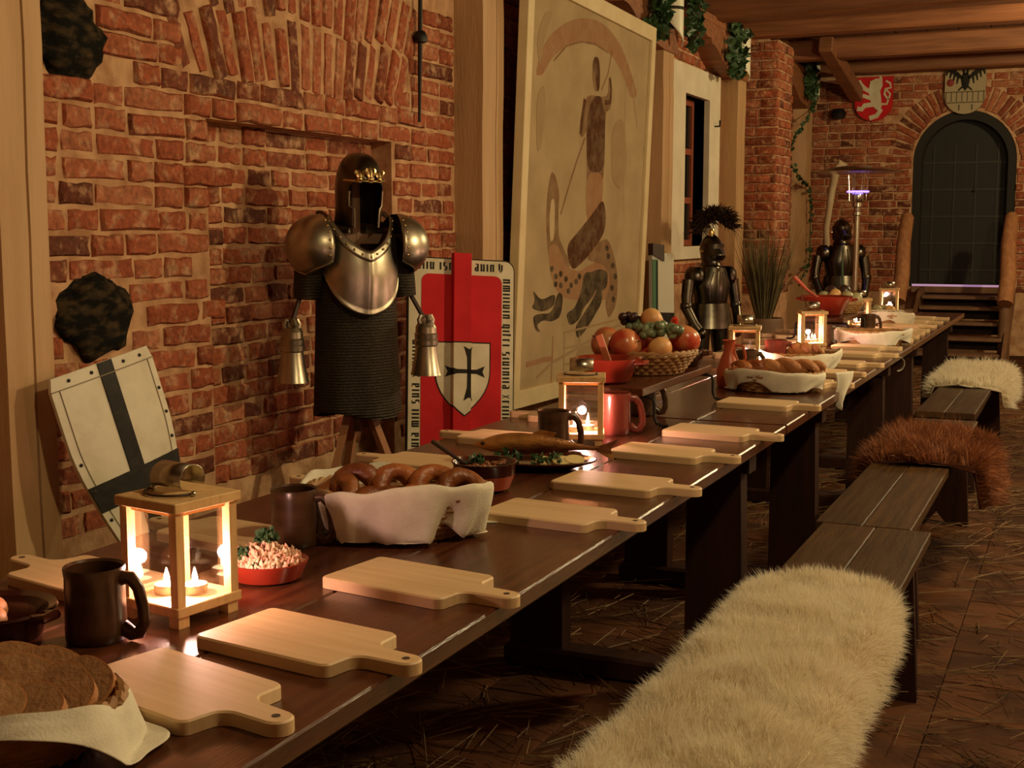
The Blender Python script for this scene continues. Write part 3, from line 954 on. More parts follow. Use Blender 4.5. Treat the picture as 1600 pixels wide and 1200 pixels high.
# ================================================================== THINGS ON THE TABLES
# --- cutting boards (handle towards +x in local space)
def board_mesh():
    bw, bl, hl = .158, .240, .088      # width, blade length, handle length
    pts = []
    def arc(cx, cy, r, a0, a1, n=5):
        for i in range(n + 1):
            a = R(a0 + (a1 - a0) * i / n); pts.append((cx + r * math.cos(a), cy + r * math.sin(a)))
    x0 = -bl / 2; x1 = bl / 2; h = bw / 2
    arc(x0 + .012, -h + .012, .012, 180, 270, 3)
    arc(x1 - .018, -h + .018, .018, 270, 335, 3)
    arc(x1 + .024, -.021 - .026, .026, 155, 90, 5)
    arc(x1 + hl - .019, 0, .0195, -85, 85, 8)
    arc(x1 + .024, .021 + .026, .026, 270, 205, 5)
    arc(x1 - .018, h - .018, .018, 25, 90, 3)
    arc(x0 + .012, h - .012, .012, 90, 180, 3)
    g = G(); g.prism(pts, 0, .018, None, .0025)
    return mesh_of('blade', g, BOARDW, True, 35)
bme = board_mesh()
hg = G(); hg.lathe([(.0052, 0), (.0052, .0009)], 12); hme = mesh_of('hole_shade_disc', hg, mat('hole_shadowed_wood', (.05, .022, .010), .9))
# hole: flat dark disc on the handle, the hole's shade put into its colour
def board(x, y, rz, lab, grp):
    t = thing('cutting_board', lab, 'cutting board', (x, y, TZ + .0005), rz, grp)
    link('blade', bme, t)
    link('hole_shade_disc', hme, t, (.240 / 2 + .088 - .021, 0, .0177))
    return t
GR, GL = 'cutting boards along the bench side', 'cutting boards along the wall side'
right = [
    (-1.010, 1.218, -13, 'nearest bench-side cutting board, partly under the bread basket cloth'),
    (-.974, 1.438, -8, 'cutting board in front of the nearest lantern, handle over the table edge'),
    (-.979, 1.764, -8, 'cutting board between the pink salad dish and the ring roll basket'),
    (-.962, 2.310, -5, 'cutting board touching the napkin corner of the ring roll basket'),
    (-.955, 2.662, -3, 'cutting board in front of the smoked fish'),
    (-.976, 3.090, -4, 'cutting board between the fish board and the serving stand, right of the second lantern'),
    (-.953, 3.470, -4, 'cutting board at the foot of the iron serving stand'),
    (-.975, 4.110, -3, 'cutting board at the seam of the first two tables below the twisted loaves'),
    (-.980, 4.765, -2, 'cutting board hidden behind the twisted loaf basket, only its handle showing'),
    (-.998, 5.150, -2, 'cutting board just past the twisted loaf basket'),
    (-.985, 5.535, -1, 'cutting board second past the twisted loaf basket'),
    (-.990, 6.000, 0, 'cutting board before the white cloth basket, handle with a white napkin'),
    (-1.02, 6.370, -2, 'cutting board touching the low white cloth basket on the middle table'),
]
for x, y, a, lab in right: board(x, y, R(a), lab, GR)
ORD = ('nearest', 'second nearest', 'third nearest', 'fourth', 'third farthest', 'second farthest', 'farthest')
for k, y in enumerate((6.86, 7.12, 7.36, 7.60, 7.95, 8.30, 8.68)):
    board(-1.03, y, R(rnd.uniform(-2, 2)), ORD[k] + ' of the seven cutting boards lined up on the far table by the benches', 'far boards on the bench side')
left = [
    (-1.455, 1.560, 168, 'cutting board at the left picture edge below the cracked post'),
    (-1.435, 1.905, 172, 'cutting board behind the nearest lantern and the pink salad'),
    (-1.432, 2.395, 176, 'cutting board behind the ring roll basket, only its handle showing'),
    (-1.450, 2.715, 177, 'wall-side cutting board below the armor, behind the dark bowl'),
    (-1.430, 3.130, 177, 'cutting board in front of the red shield'),
    (-1.415, 3.575, 178, 'cutting board below the mural behind the second lantern'),
    (-1.440, 4.110, 178, 'wall-side cutting board behind the serving stand'),
]
for x, y, a, lab in left: board(x, y, R(a), lab, GL)
for k, y in enumerate((5.7, 6.1, 6.5, 6.9, 7.25)):
    board(-1.42, y, R(180 + rnd.uniform(-2, 2)), ('nearest', 'second nearest', 'middle', 'second farthest', 'farthest')[k] + ' of the five wall-side cutting boards left of the far lanterns', 'far boards on the wall side')

# --- lanterns
def make_lantern():
    t = thing('lantern', '', 'lantern', group='wooden candle lanterns on the tables')
    S = .068
    g = G(); g.box(-S, S, -S, S, .018, .034, bev=.0015); obj('base', g, LANTW, t)
    g = G(); g.box(-S - .002, S + .002, -S - .002, S + .002, .183, .199, bev=.0015); obj('roof', g, LANTW, t)
    for a in (-1, 1):
        for b in (-1, 1):
            g = G(); g.box(a * .056 - .008, a * .056 + .008, b * .056 - .008, b * .056 + .008, .034, .183); obj('post', g, LANTW, t)
            g = G(); g.box(a * .052 - .011, a * .052 + .011, b * .052 - .011, b * .052 + .011, 0, .018); obj('foot', g, LANTW, t)
    for k in range(4):
        M = Matrix.Rotation(k * PI / 2, 4, 'Z')
        g = G(); g.box(-.0475, .0475, -.0505, -.0493, .036, .181, M); obj('pane', g, GLASS, t)
        g = G(); g.box(-.048, .048, -.053, -.050, .174, .183, M); obj('top_slat', g, LANTW, t)
    # tin hood: a strap bent into a tunnel, and a wire bail lying around it
    g = G()
    def hood(u, v):
        a = PI * (-.15 + 1.30 * u); return (-.034 + .068 * v, .027 * math.cos(a), .2005 + .0225 + .0245 * math.sin(a))
    g.grid(hood, 18, 1); obj('tin_hood', g, TIN, t, smooth=True, solid=.0012, rot=(0, 0, 0))
    g = G(); g.tube([(-.045 * math.cos(PI * i / 12) - .004, -.040 * math.sin(PI * i / 12) - .01, .2025) for i in range(13)], .0022, 6); obj('bail_wire', g, LEATHER, t, smooth=True)
    for s in (-1, 1):
        g = G(); g.ball((s * .046, -.010, .203), .005, 8, 6); obj('rivet', g, TIN, t, smooth=True)
    return t
lan = make_lantern(); lused = []
def make_tealight():
    t = thing('tealight', '', 'candle', group='tealights in the lanterns')
    g = G(); g.lathe([(.018, 0), (.019, .014), (.0182, .0145), (.0178, .012)], 18); obj('cup', g, TIN, t, smooth=True)
    g = G(); g.lathe([(.0176, .010), (.0176, .013), (.004, .0125)], 16); obj('wax', g, WAX, t, smooth=True)
    g = G(); g.lathe([(.0005, .014), (.0040, .018), (.0046, .023), (.0026, .031), (.0004, .039)], 10); obj('flame', g, FLAME, t, smooth=True)
    return t
tea = make_tealight(); tused = []
def lantern(x, y, rz, lab, tl, w=1.0, n=2):
    place(lan, lused, (x, y, TZ), rz, lab).scale = (.93, .93, .93)
    for k in range(n):
        a = rz + R(35) + k * PI
        place(tea, tused, (x + .021 * math.cos(a), y + .021 * math.sin(a), TZ + .0319), 0, ('right ' if math.cos(a - YAW) > 0 else 'left ') + tl)
    lamp('candle_light', (x, y, TZ + .075), w * 3.0, (1.0, .55, .45), .012)
lantern(-1.222, 1.500, R(-9), 'nearest lantern with two tealights and tin hood, beside the mug', 'tealight in the nearest lantern', 1.5)
lantern(-1.245, 3.215, R(20), 'second lantern from the camera, between two mugs before the mural', 'tealight in the lantern before the mural', 1.9)
lantern(-1.285, 5.170, R(12), 'third lantern, behind the serving stand beside the white cloth basket', 'tealight in the lantern behind the serving stand', 1.6)
lantern(-1.235, 6.300, R(22), 'fourth lantern, in front of the big red bowl with ladle', 'tealight in the lantern before the big bowl', 1.9)
lantern(-1.225, 7.640, R(15), 'fifth lantern, right of the big red bowl', 'tealight in the lantern right of the big bowl', 1.0)
lantern(-1.255, 9.050, R(5), 'farthest lantern before the log handrail', 'tealight in the farthest lantern', 1.0)

# --- mugs
def make_mug(m):
    t = thing('mug', '', 'mug', group='tall glazed mugs')
    g = G(); g.lathe([(.043, 0), (.0465, .004), (.047, .02), (.0455, .10), (.0475, .114), (.0465, .118), (.043, .114), (.042, .015), (.001, .010)], 28); obj('body', g, m, t, smooth=True)
    g = G(); g.tube([(.043, 0, .100), (.060, 0, .101), (.072, 0, .085), (.079, 0, .055), (.080, 0, .030), (.072, 0, .014), (.060, 0, .012), (.044, 0, .022)], [.010, .0085, .0075, .0075, .0075, .008, .009, .010], 10, flat=1.3)
    obj('handle', g, m, t, smooth=True)
    return t
mug = make_mug(MUGM); mused = []
PINKM = mat('pink_lit_glaze', (.20, .04, .028), .25)  # pink cast of the candle light put into the mug colour
for x, y, a, lab in ((-1.252, 1.352, 15, 'brown mug in front of the nearest lantern'),
                     (-1.305, 1.925, 20, 'dark mug left of the ring roll basket'),
                     (-1.262, 3.060, 18, 'dark mug in front of the second lantern'),
                     (-1.225, 4.960, 20, 'dark mug in front of the third lantern')):
    place(mug, mused, (x, y, TZ), R(a), lab).scale = (.9, .9, .9)
mug2 = make_mug(PINKM); m2used = []
place(mug2, m2used, (-1.215, 3.395, TZ), R(20), 'mug tinted as if pink-lit by candles, right behind the second lantern')
place(mug2, m2used, (-1.195, 5.34, TZ), R(20), 'mug tinted as if pink-lit by candles, behind the third lantern')
place(mug, mused, (-1.26, 3.78, TZ), R(10), 'dark mug standing under the serving stand')

# --- cloth-lined baskets
def cloth_geo(rx, ry, h, hang, seed, nfold=9, inner=.75, corner=.5, amp=.10, inw=.20, cph=None, flap=None):
    """napkin lining an oval basket and hanging over its rim, folds running radially"""
    r = random.Random(seed)
    ph = [r.uniform(0, 6.28) for _ in range(6)]
    if cph is not None: ph[3] = cph
    def fn(u, v):
        a = 2 * PI * u
        fold = math.sin(nfold * a + ph[0] + .8 * math.sin(2 * a + ph[4])) * .55 + math.sin((nfold * 2 + 1) * a + ph[1]) * .28 + math.sin(3 * a + ph[2]) * .3
        cor = (abs(math.cos(2 * a + ph[3])) ** 3)
        if flap is not None: cor = max(0, math.cos(a - flap)) ** 5
        rim = h * 1.03 + .010 * math.sin(2 * a + ph[5]) + .006 * fold
        if v < .35:
            q = v / .35; k = .25 + (inner - .25) * q; z = h * .35
            k += fold * .02 * q
        elif v < .55:
            q = (v - .35) / .2; k = inner + (1 - inner) * q + fold * .02; z = h * .35 + (rim - h * .35) * q
        elif v < .62:
            q = (v - .55) / .07; k = 1 + .06 * q + fold * .02; z = rim + .005 * math.sin(q * PI)
        else:
            q = (v - .62) / .38
            drop = hang * (.62 + corner * cor + .22 * fold)
            ease = math.sin(min(1, q * 3) * PI / 2)
            k = 1.06 + fold * .02 + .018 * ease - inw * q + amp * fold * q ** .8 + .018 * math.sin(11 * a + 6 * q + ph[1]) * q
            z = rim - drop * q ** .92
            if z < .004: k += (.004 - z) * 2.2; z = .004 + .002 * (fold + 1.3)
        return (rx * k * math.cos(a), ry * k * math.sin(a), z)
    g = G(); g.grid(fn, 128, 36, closeu=True)
    return g
def wicker(t, rx, ry, h, rows=7, stakes=22, flare=.82):
    g = G()
    for k in range(rows):
        z = .008 + (h - .016) * k / (rows - 1); f = flare + (1 - flare) * k / (rows - 1)
        n = stakes * 2
        P = [(rx * f * (1 + (.022 if (i + k) % 2 else -.022)) * math.cos(2 * PI * i / n), ry * f * (1 + (.022 if (i + k) % 2 else -.022)) * math.sin(2 * PI * i / n), z) for i in range(n)]
        g.tube(P, h / rows * .50, 6, True)
    o = obj('wicker_weave', g, WICK, t, smooth=True)
    g = G()
    for i in range(stakes):
        a = 2 * PI * (i + .25) / stakes
        g.tube([(rx * flare * math.cos(a), ry * flare * math.sin(a), .002), (rx * math.cos(a), ry * math.sin(a), h)], .0028, 5)
    obj('stakes', g, WICK, t)
    g = G()
    for s in (0, 1):
        n = 72
        g.tube([(rx * (1.0 + .02 * math.cos(18 * 2 * PI * i / n + s * PI)) * math.cos(2 * PI * i / n), ry * (1.0 + .02 * math.cos(18 * 2 * PI * i / n + s * PI)) * math.sin(2 * PI * i / n), h + .004 * math.sin(18 * 2 * PI * i / n + s * PI)) for i in range(n)], .006, 6, True)
    obj('braided_rim', g, WICK, t, smooth=True)
    g = G(); g.lathe([(1.0, .003), (1.0, .007)], 24, None, rx * flare, ry * flare); obj('bottom', g, WICK, t)

# near bread basket
bx, by, brz = -1.075, 1.000, R(20)
t = thing('bread_basket', 'wicker basket of sliced bread in the lower left corner', 'basket', (bx, by, TZ), brz)
wicker(t, .138, .105, .062, 7, 24, .70)
c = obj('napkin', cloth_geo(.139, .106, .062, .020, 6, 4, .80, 4.2, .05, -.16, None, R(8)), CLOTH, None, (bx, by, TZ + .002), (0, 0, brz), smooth=True, angle=80, solid=.001)
tag(c, 'white napkin lining the sliced bread basket in the lower left corner', 'napkin')
def make_slice():
    t = thing('bread_slice', '', 'bread slice', group='rye slices in the near basket')
    pts = [(.044 * math.copysign(abs(math.cos(a)) ** .8, math.cos(a)), .036 * math.copysign(abs(math.sin(a)) ** .85, math.sin(a)) + (.004 * math.sin(a))) for a in [2 * PI * i / 26 for i in range(26)]]
    g = G(); g.prism([(x * .955, y * .95) for x, y in pts], -.0062, .0062); obj('crumb', g, CRUMB, t)
    g = G()
    n = len(pts)
    V = [(x * k, y * k, z) for k, z in ((.955, -.006), (1, -.006), (1, .006), (.955, .006)) for x, y in pts]
    F = [(a * n + i, a * n + (i + 1) % n, b * n + (i + 1) % n, b * n + i) for a, b in ((0, 1), (1, 2), (2, 3)) for i in range(n)]
    g.add(V, F); obj('crust', g, CRUST, t, smooth=True)
    return t
sl = make_slice(); sused = []
sp = [(-.085, .050, .060, 38, 10, 35), (-.045, .060, .064, 40, 12, 15), (-.005, .060, .066, 40, 14, 5), (.035, .055, .064, 38, 12, -10), (.078, .040, .058, 34, 14, -35),
      (-.070, .012, .068, 30, 16, 30), (-.022, .010, .072, 32, 12, 12), (.024, .010, .072, 30, 14, -6), (.072, .000, .064, 30, 18, -40),
      (-.085, -.036, .072, 22, 15, 40), (-.035, -.034, .080, 24, 20, 20), (.012, -.050, .070, 20, 12, 0), (.058, -.046, .062, 24, 10, -45)]
Rb = Matrix.Translation((bx, by, TZ)) @ Matrix.Rotation(brz, 4, 'Z')
for k, (x, y, z, tx, ty, tz) in enumerate(sp):
    p = Rb @ Vector((x, y, z))
    row = ('back', 'middle', 'front')[0 if k < 5 else 1 if k < 9 else 2]; no = ('leftmost', 'second', 'third', 'fourth', 'rightmost')[k if k < 5 else (k - 5 if k < 9 else k - 9)]
    if k in (8, 12): no = 'rightmost'
    o = place(sl, sused, p, 0, 'rye bread slice, ' + no + ' in the ' + row + ' row of the corner basket')
    o.rotation_euler = (R(tx), R(ty), R(tz) + brz)

# ring roll basket
rx_, ry_ = -1.175, 2.075
t = thing('roll_basket', 'wicker basket of ring rolls wrapped in a white napkin', 'basket', (rx_, ry_, TZ), R(24))
wicker(t, .165, .115, .092, 8, 24, .68)
c = obj('napkin', cloth_geo(.172, .122, .095, .150, 11, 6, .80, .10, .075, .20, .3), CLOTH, None, (rx_, ry_, TZ + .002), (0, 0, R(24)), smooth=True, angle=80, solid=.001)
tag(c, 'white napkin draped around the ring roll basket', 'napkin')
def make_ring():
    t = thing('ring_roll', '', 'bread roll', group='glazed ring rolls')
    g = G()
    def fn(u, v):
        a, b = 2 * PI * u, 2 * PI * v
        r_ = .0175 * (1 + .10 * math.sin(3 * a)); d = .033 + r_ * math.cos(b)
        k = 1 + .05 * noise.noise(Vector((math.cos(a) * 2, math.sin(a) * 2, b)))
        return (d * math.cos(a) * k, d * math.sin(a) * k, r_ * .95 * math.sin(b))
    g.grid(fn, 28, 12, closeu=True); obj('crust', g, ROLL, t, smooth=True, angle=180)
    return t
ring = make_ring(); rused = []
for x, y, z, ax, ay, az, lab in ((-.078, .012, .088, 62, -15, 10, 'ring roll leaning at the left end of the napkin basket'),
                            (-.002, .018, .088, 52, 0, 20, 'dark glazed ring roll in the middle of the napkin basket'),
                            (.070, .016, .087, 52, 5, 10, 'ring roll right of the middle in the napkin basket'),
                            (.122, .000, .082, 45, 25, -10, 'ring roll half hidden at the right end of the napkin basket'),
                            (-.115, -.010, .076, 30, -30, 0, 'ring roll lying low at the left rim of the napkin basket'),
                            (-.03, -.035, .074, 10, 0, 0, 'ring roll lying flat under the others in the napkin basket'),
                            (.055, -.035, .076, 8, 6, 0, 'flat ring roll at the front right under the others in the napkin basket')):
    p = Matrix.Translation((rx_, ry_, TZ)) @ Matrix.Rotation(R(24), 4, 'Z') @ Vector((x, y, z))
    o = place(ring, rused, p, 0, lab); o.rotation_euler = (R(ax), R(ay), R(az + 24))

# pale knife / napkin corner pieces at the basket
g = G(); g.prism([(-.06, -.012), (.05, -.004), (.062, .0), (.05, .006), (-.055, .014), (-.064, 0)], 0, .002)
tag(obj('napkin_corner', g, CLOTH, None, (-1.075, 2.225, TZ + .001), (0, 0, R(28))), 'small flat white napkin corner beside the ring roll basket', 'napkin')

# salad dish
t = thing('salad_dish', 'red clay dish of pink salad with parsley behind the lantern', 'dish', (-1.218, 1.715, TZ))
g = G(); g.lathe([(.040, 0), (.056, .004), (.066, .026), (.068, .032), (.065, .033), (.058, .024), (.001, .016)], 32); obj('dish', g, TERRA, t, smooth=True)
g = G(); r = random.Random(5)
for k in range(420):
    a, q = r.uniform(0, 2 * PI), math.sqrt(r.random()) * .058
    z = .026 + .030 * (1 - (q / .06) ** 2) * r.uniform(.4, 1.05)
    M = Matrix.Translation((q * math.cos(a), q * math.sin(a), z)) @ Euler((r.uniform(0, 3), r.uniform(0, 3), r.uniform(0, 3))).to_matrix().to_4x4()
    g.ball((0, 0, 0), (r.uniform(.007, .013), r.uniform(.002, .004), r.uniform(.002, .0035)), 6, 4, M, jit=.3, seed=k)
o = obj('salad', g, MEAT, t, smooth=True); o['kind'] = 'stuff'
def sprig(t, loc, n, rad, seed, m=PARS, name='parsley'):
    r = random.Random(seed); g = G()
    for k in range(n):
        d = Vector((r.uniform(-1, 1), r.uniform(-1, 1), r.uniform(-.2, 1))).normalized() * rad * r.uniform(.4, 1)
        M = Matrix.Translation(d) @ Euler((r.uniform(0, 6), r.uniform(0, 6), r.uniform(0, 6))).to_matrix().to_4x4()
        s = rad * .32
        g.add([(-s, 0, 0), (-s * .3, -s * .5, s * .2), (s * .6, -s * .6, 0), (s, 0, s * .2), (s * .5, s * .7, 0), (-s * .4, s * .5, s * .1)], [(0, 1, 2, 3), (0, 3, 4, 5)], M)
    o = obj(name, g, m, t, loc); o['kind'] = 'stuff'
    return o
sprig(t, (-.010, .012, .062), 90, .020, 2)
sprig(t, (-.028, -.030, .045), 60, .014, 3)
sprig(t, (.01, -.045, .034), 20, .010, 4)

# dark bowl with an egg in the lower left
t = thing('sauce_bowl', 'dark red bowl at the left edge in front of the brown mug', 'bowl', (-1.375, 1.290, TZ))
g = G(); g.lathe([(.045, 0), (.060, .006), (.075, .040), (.083, .046), (.081, .050), (.070, .045), (.055, .012), (.001, .008)], 32); obj('bowl', g, DTERRA, t, smooth=True)
g = G(); g.tube([(.078, .012, .043), (.100, .010, .047), (.100, -.012, .047), (.078, -.012, .043)], .007, 8); obj('lug_handle', g, DTERRA, t, smooth=True)
for dx, dy, lab in ((-.0, -.02, 'boiled egg in the dark bowl at the left edge'), (-.035, .015, 'egg half hidden in the dark bowl at the left edge')):
    g = G(); g.ball((0, 0, 0), (.030, .023, .023), 16, 10)
    tag(obj('egg', g, mat('egg_shell', (.60, .26, .12), .5), None, (-1.375 + dx, 1.29 + dy, TZ + .035), (0, 0, .6), smooth=True), lab, 'egg')

# dark stew bowl with wooden handle
t = thing('stew_bowl', 'dark glazed bowl with stew right of the ring rolls', 'bowl', (-1.205, 2.520, TZ))
g = G(); g.lathe([(.042, 0), (.055, .006), (.068, .040), (.070, .060), (.074, .066), (.070, .066), (.064, .055), (.05, .02), (.001, .03)], 28); obj('bowl', g, DTERRA, t, smooth=True)
g = G(); g.lathe([(.0435, .0005), (.056, .007), (.0685, .038), (.067, .036), (.05, .006)], 28); obj('unglazed_foot', g, ORANGEC, t, smooth=True)
g = G()
r = random.Random(9)
for k in range(60):
    a, q = r.uniform(0, 6.28), math.sqrt(r.random()) * .055
    g.ball((q * math.cos(a), q * math.sin(a), .048 + r.uniform(0, .012)), (.009, .006, .005), 6, 4, jit=.3, seed=k)
o = obj('stew', g, mat('stew_bits', (.34, .13, .05), .5, col2=(.14, .05, .02), nscale=60), t, smooth=True); o['kind'] = 'stuff'
sprig(t, (-.02, .0, .062), 40, .022, 12, LETT, 'herbs')
g = G(); g.tube([(-.03, -.01, .05), (-.12, -.02, .105)], [.004, .0055], 8)
tag(obj('spoon', g, LEATHER, None, (-1.205, 2.520, TZ), smooth=True), 'dark spoon handle sticking out of the stew bowl', 'spoon')

# fish plate
t = thing('fish_plate', 'clay plate of garnish under the smoked fish', 'plate', (-1.195, 2.820, TZ), R(15))
g = G(); g.lathe([(.5, 0), (.62, .004), (.95, .018), (1.0, .022), (.97, .024), (.6, .010), (.001, .009)], 36, None, .135, .095); obj('plate', g, DTERRA, t, smooth=True)
for k, (x, y, z) in enumerate(((-.05, -.055, .030), (.0, -.066, .028), (.04, -.055, .030), (-.09, -.03, .03))): sprig(t, (x, y, z), 30, .022, 30 + k, LETT, 'lettuce')
for k, (x, y, a) in enumerate(((.010, -.062, 10), (.055, -.052, 25), (.085, -.035, 40))):
    g = G(); M = Matrix.Translation((x, y, .028)) @ Matrix.Rotation(R(a), 4, 'Z') @ Matrix.Rotation(R(25), 4, 'X')
    g.prism([(.026 * math.cos(R(i)), .018 * math.sin(R(i))) for i in range(0, 361, 20)][:-1], -.003, .003, M)
    obj('lemon_slice', g, mat('lemon', (.66, .52, .24), .5), t)
fg_ = G()
def fishf(u, v):
    s = v; x = -.155 + .31 * s
    prof = [.004, .020, .030, .034, .034, .031, .026, .019, .012, .007, .005]
    i = min(int(s * 10), 9); q = s * 10 - i; rr = prof[i] * (1 - q) + prof[i + 1] * q
    a = 2 * PI * u
    return (x, rr * .62 * math.cos(a), rr * math.sin(a) * .85 + .008 * math.sin(s * PI))
fg_.grid(fishf, 18, 26, closeu=True)
f = thing('smoked_fish', 'golden brown smoked fish lying across the clay plate', 'fish', (-1.215, 2.835, TZ + .048), R(12))
obj('body', fg_, FISHM, f, smooth=True, rot=(R(20), 0, 0))
g = G(); g.prism([(.145, -.004), (.195, -.030), (.183, 0), (.200, .026), (.145, .004)], -.0015, .0015, Matrix.Rotation(R(60), 4, 'X')); obj('tail_fin', g, FISHM, f)
g = G(); g.prism([(-.03, .024), (.04, .022), (.05, .036), (.01, .042)], -.001, .001, Matrix.Rotation(R(90), 4, 'X')); obj('back_fin', g, FISHM, f)
g = G(); g.ball((-.132, -.013, .006), .005, 8, 6); obj('eye', g, BLACKIRON, f)

# --- serving stand with iron legs
def stand(x0, x1, y0, y1, zt, lab):
    t = thing('serving_stand', lab, 'serving stand', ((x0 + x1) / 2, (y0 + y1) / 2, TZ))
    a, b = (x1 - x0) / 2, (y1 - y0) / 2; h = zt - TZ
    for k in range(2):
        g = G(); g.box(-a + k * a + .001, k * a - .001, -b, b, h - .024, h, bev=.003); obj('plank', g, TABLEW, t)
    for s in (-1, 1):
        g = G()
        g.tube([(-s * .0, b * .86 * s, h - .027), (a, b * .86 * s, h - .029), (a + .014, b * .86 * s, h - .035), (a + .018, b * .86 * s, h - .05), (a + .018, b * .86 * s, .030), (a + .026, b * .86 * s, .012), (a + .045, b * .86 * s, .0055), (a + .062, b * .86 * s, .0055)], .005, 8)
        obj('iron_leg', g, CHROME if 0 else BLACKIRON, t, smooth=True)
        g = G()
        g.tube([(.0, b * .86 * s, h - .027), (-a, b * .86 * s, h - .029), (-a - .014, b * .86 * s, h - .035), (-a - .018, b * .86 * s, h - .05), (-a - .018, b * .86 * s, .030), (-a - .026, b * .86 * s, .012), (-a - .045, b * .86 * s, .0055), (-a - .06, b * .86 * s, .0055)], .005, 8)
        obj('iron_leg', g, BLACKIRON, t, smooth=True)
    return t
SZ = .868
stand(-1.42, -1.165, 3.50, 4.24, SZ, 'low dark serving stand with iron legs carrying the fruit basket')
SZ2 = .872
stand(-1.40, -1.16, 6.75, 7.35, SZ2, 'farther serving stand carrying the big red bowl')

def red_bowl(loc, s, lab, m=TERRA):
    t = thing('red_bowl', lab, 'bowl', loc)
    g = G(); g.lathe([(.046 * s, 0), (.058 * s, .008 * s), (.074 * s, .046 * s), (.088 * s, .062 * s), (.090 * s, .068 * s), (.083 * s, .066 * s), (.068 * s, .046 * s), (.05 * s, .014 * s), (.001, .010 * s)], 32); obj('bowl', g, m, t, smooth=True)
    for q in (-1, 1):
        g = G(); g.tube([(q * .078 * s, -.018, .055 * s), (q * .100 * s, -.016, .058 * s), (q * .102 * s, .016, .058 * s), (q * .078 * s, .018, .055 * s)], .007, 8); obj('lug_handle', g, m, t, smooth=True)
    return t
red_bowl((-1.310, 3.610, SZ), 1.12, 'glossy red bowl with spatula on the near end of the serving stand')
g = G(); g.box(-.011, .011, -.004, .004, 0, .135, bev=.002)
tag(obj('wooden_spatula', g, mat('reddish_wood', (.42, .12, .05), .5), None, (-1.285, 3.580, SZ + .022), (R(-8), R(-24), 0)), 'reddish wooden spatula leaning in the near red bowl', 'spatula')
# fruit basket
fx, fy = -1.300, 3.930
t = thing('fruit_basket', 'round wicker basket heaped with apples and grapes', 'basket', (fx, fy, SZ))
wicker(t, .160, .160, .072, 6, 28, .74)
def fruit(name, lab, cat, p, r, m, grp=None, stem=True, seed=0):
    tt = thing(name, lab, cat, p, rnd.uniform(0, 6), grp)
    g = G(); n, k = 20, 14
    def fn(u, v):
        a = 2 * PI * u; b = -PI / 2 + PI * v
        d = 1 - .16 * math.exp(-((1 - math.sin(b)) / .12)) - .08 * math.exp(-((1 + math.sin(b)) / .12)) + .02 * math.sin(a * 2 + seed)
        return (r * math.cos(b) * math.cos(a), r * math.cos(b) * math.sin(a), r * .93 * math.sin(b) * d)
    g.grid(fn, n, k, closeu=True); obj('skin', g, m, tt, smooth=True, angle=180)
    if stem:
        g = G(); g.tube([(0, 0, r * .74), (.003, 0, r * 1.05)], .0018, 5); obj('stem', g, LEATHER, tt)
    tt.rotation_euler = (R(rnd.uniform(-50, 50)), R(rnd.uniform(20, 70)), rnd.uniform(0, 6))
    return tt
base = SZ + .072
fruit('apple', 'large red apple at the left of the fruit basket beside the spatula', 'apple', (fx - 0.1003, fy - 0.1003, base + 0.0276), 0.0519, APPLE)
fruit('apple', 'large red and pale apple at the front left of the fruit basket', 'apple', (fx - 0.0260, fy - 0.1239, base + 0.0253), 0.0531, APPLE)
fruit('apple', 'shiny red apple at the right side of the fruit basket', 'apple', (fx + 0.1180, fy + 0.0354, base + 0.0345), 0.0519, APPLE)
fruit('peach', 'small peach at the front of the fruit basket', 'peach', (fx + 0.0802, fy - 0.1038, base + 0.0161), 0.0389, PEACH)
fruit('peach', 'golden peach on top of the fruit heap', 'peach', (fx + 0.0118, fy + 0.0236, base + 0.0954), 0.0401, PEACH)
fruit('apple', 'red apple at the back of the fruit basket', 'apple', (fx - 0.0236, fy + 0.1003, base + 0.0230), 0.0496, APPLE)
fruit('apple', 'red apple under the grapes in the middle of the fruit basket', 'apple', (fx + 0.0118, fy + 0.0000, base + 0.0000), 0.0472, APPLE)
g = G(); g.lathe([(.012, 0), (.013, .03), (.009, .042), (.001, .045)], 10)
tag(obj('red_pepper', g, mat('pepper_red', (.55, .04, .02), .3), None, (fx + .075, fy + .05, base + .065), (R(20), R(15), 0), smooth=True), 'small red pepper tip behind the golden peach', 'pepper')
gm = mesh_of('grape', G().ball((0, 0, 0), (.0145, .0145, .016), 10, 7), GRAPE, True, 180)
gd = mesh_of('grape', G().ball((0, 0, 0), (.0145, .0145, .016), 10, 7), DGRAPE, True, 180)
def grapes(lab, c, n, ext, me, seed):
    tt = thing('grape_bunch', lab, 'grapes', c); r = random.Random(seed)
    for k in range(n):
        q = k / n
        link('grape', me, tt, (ext[0] * (q - .5) * 2 + r.uniform(-.016, .016), ext[1] * (q - .5) * 2 + r.uniform(-.018, .018), ext[2] * math.sin(PI * q) + r.uniform(-.014, .016)), (r.uniform(0, 3), r.uniform(0, 3), 0))
    g = G(); g.tube([(-ext[0], -ext[1], 0), (0, 0, ext[2] * .8), (ext[0], ext[1], 0)], .002, 5); obj('stalk', g, LEATHER, tt)
grapes('green grape bunch over the front of the fruit basket', (fx + .065, fy - .055, base + .054), 44, (.055, .018, .022), gm, 1)
grapes('green grape bunch behind the front left apple', (fx - .018, fy + .005, base + .070), 14, (.05, -.01, .004), gm, 2)
grapes('few dark grapes left of the golden peach', (fx - .050, fy + .012, base + .092), 8, (.02, .0, .004), gd, 3)
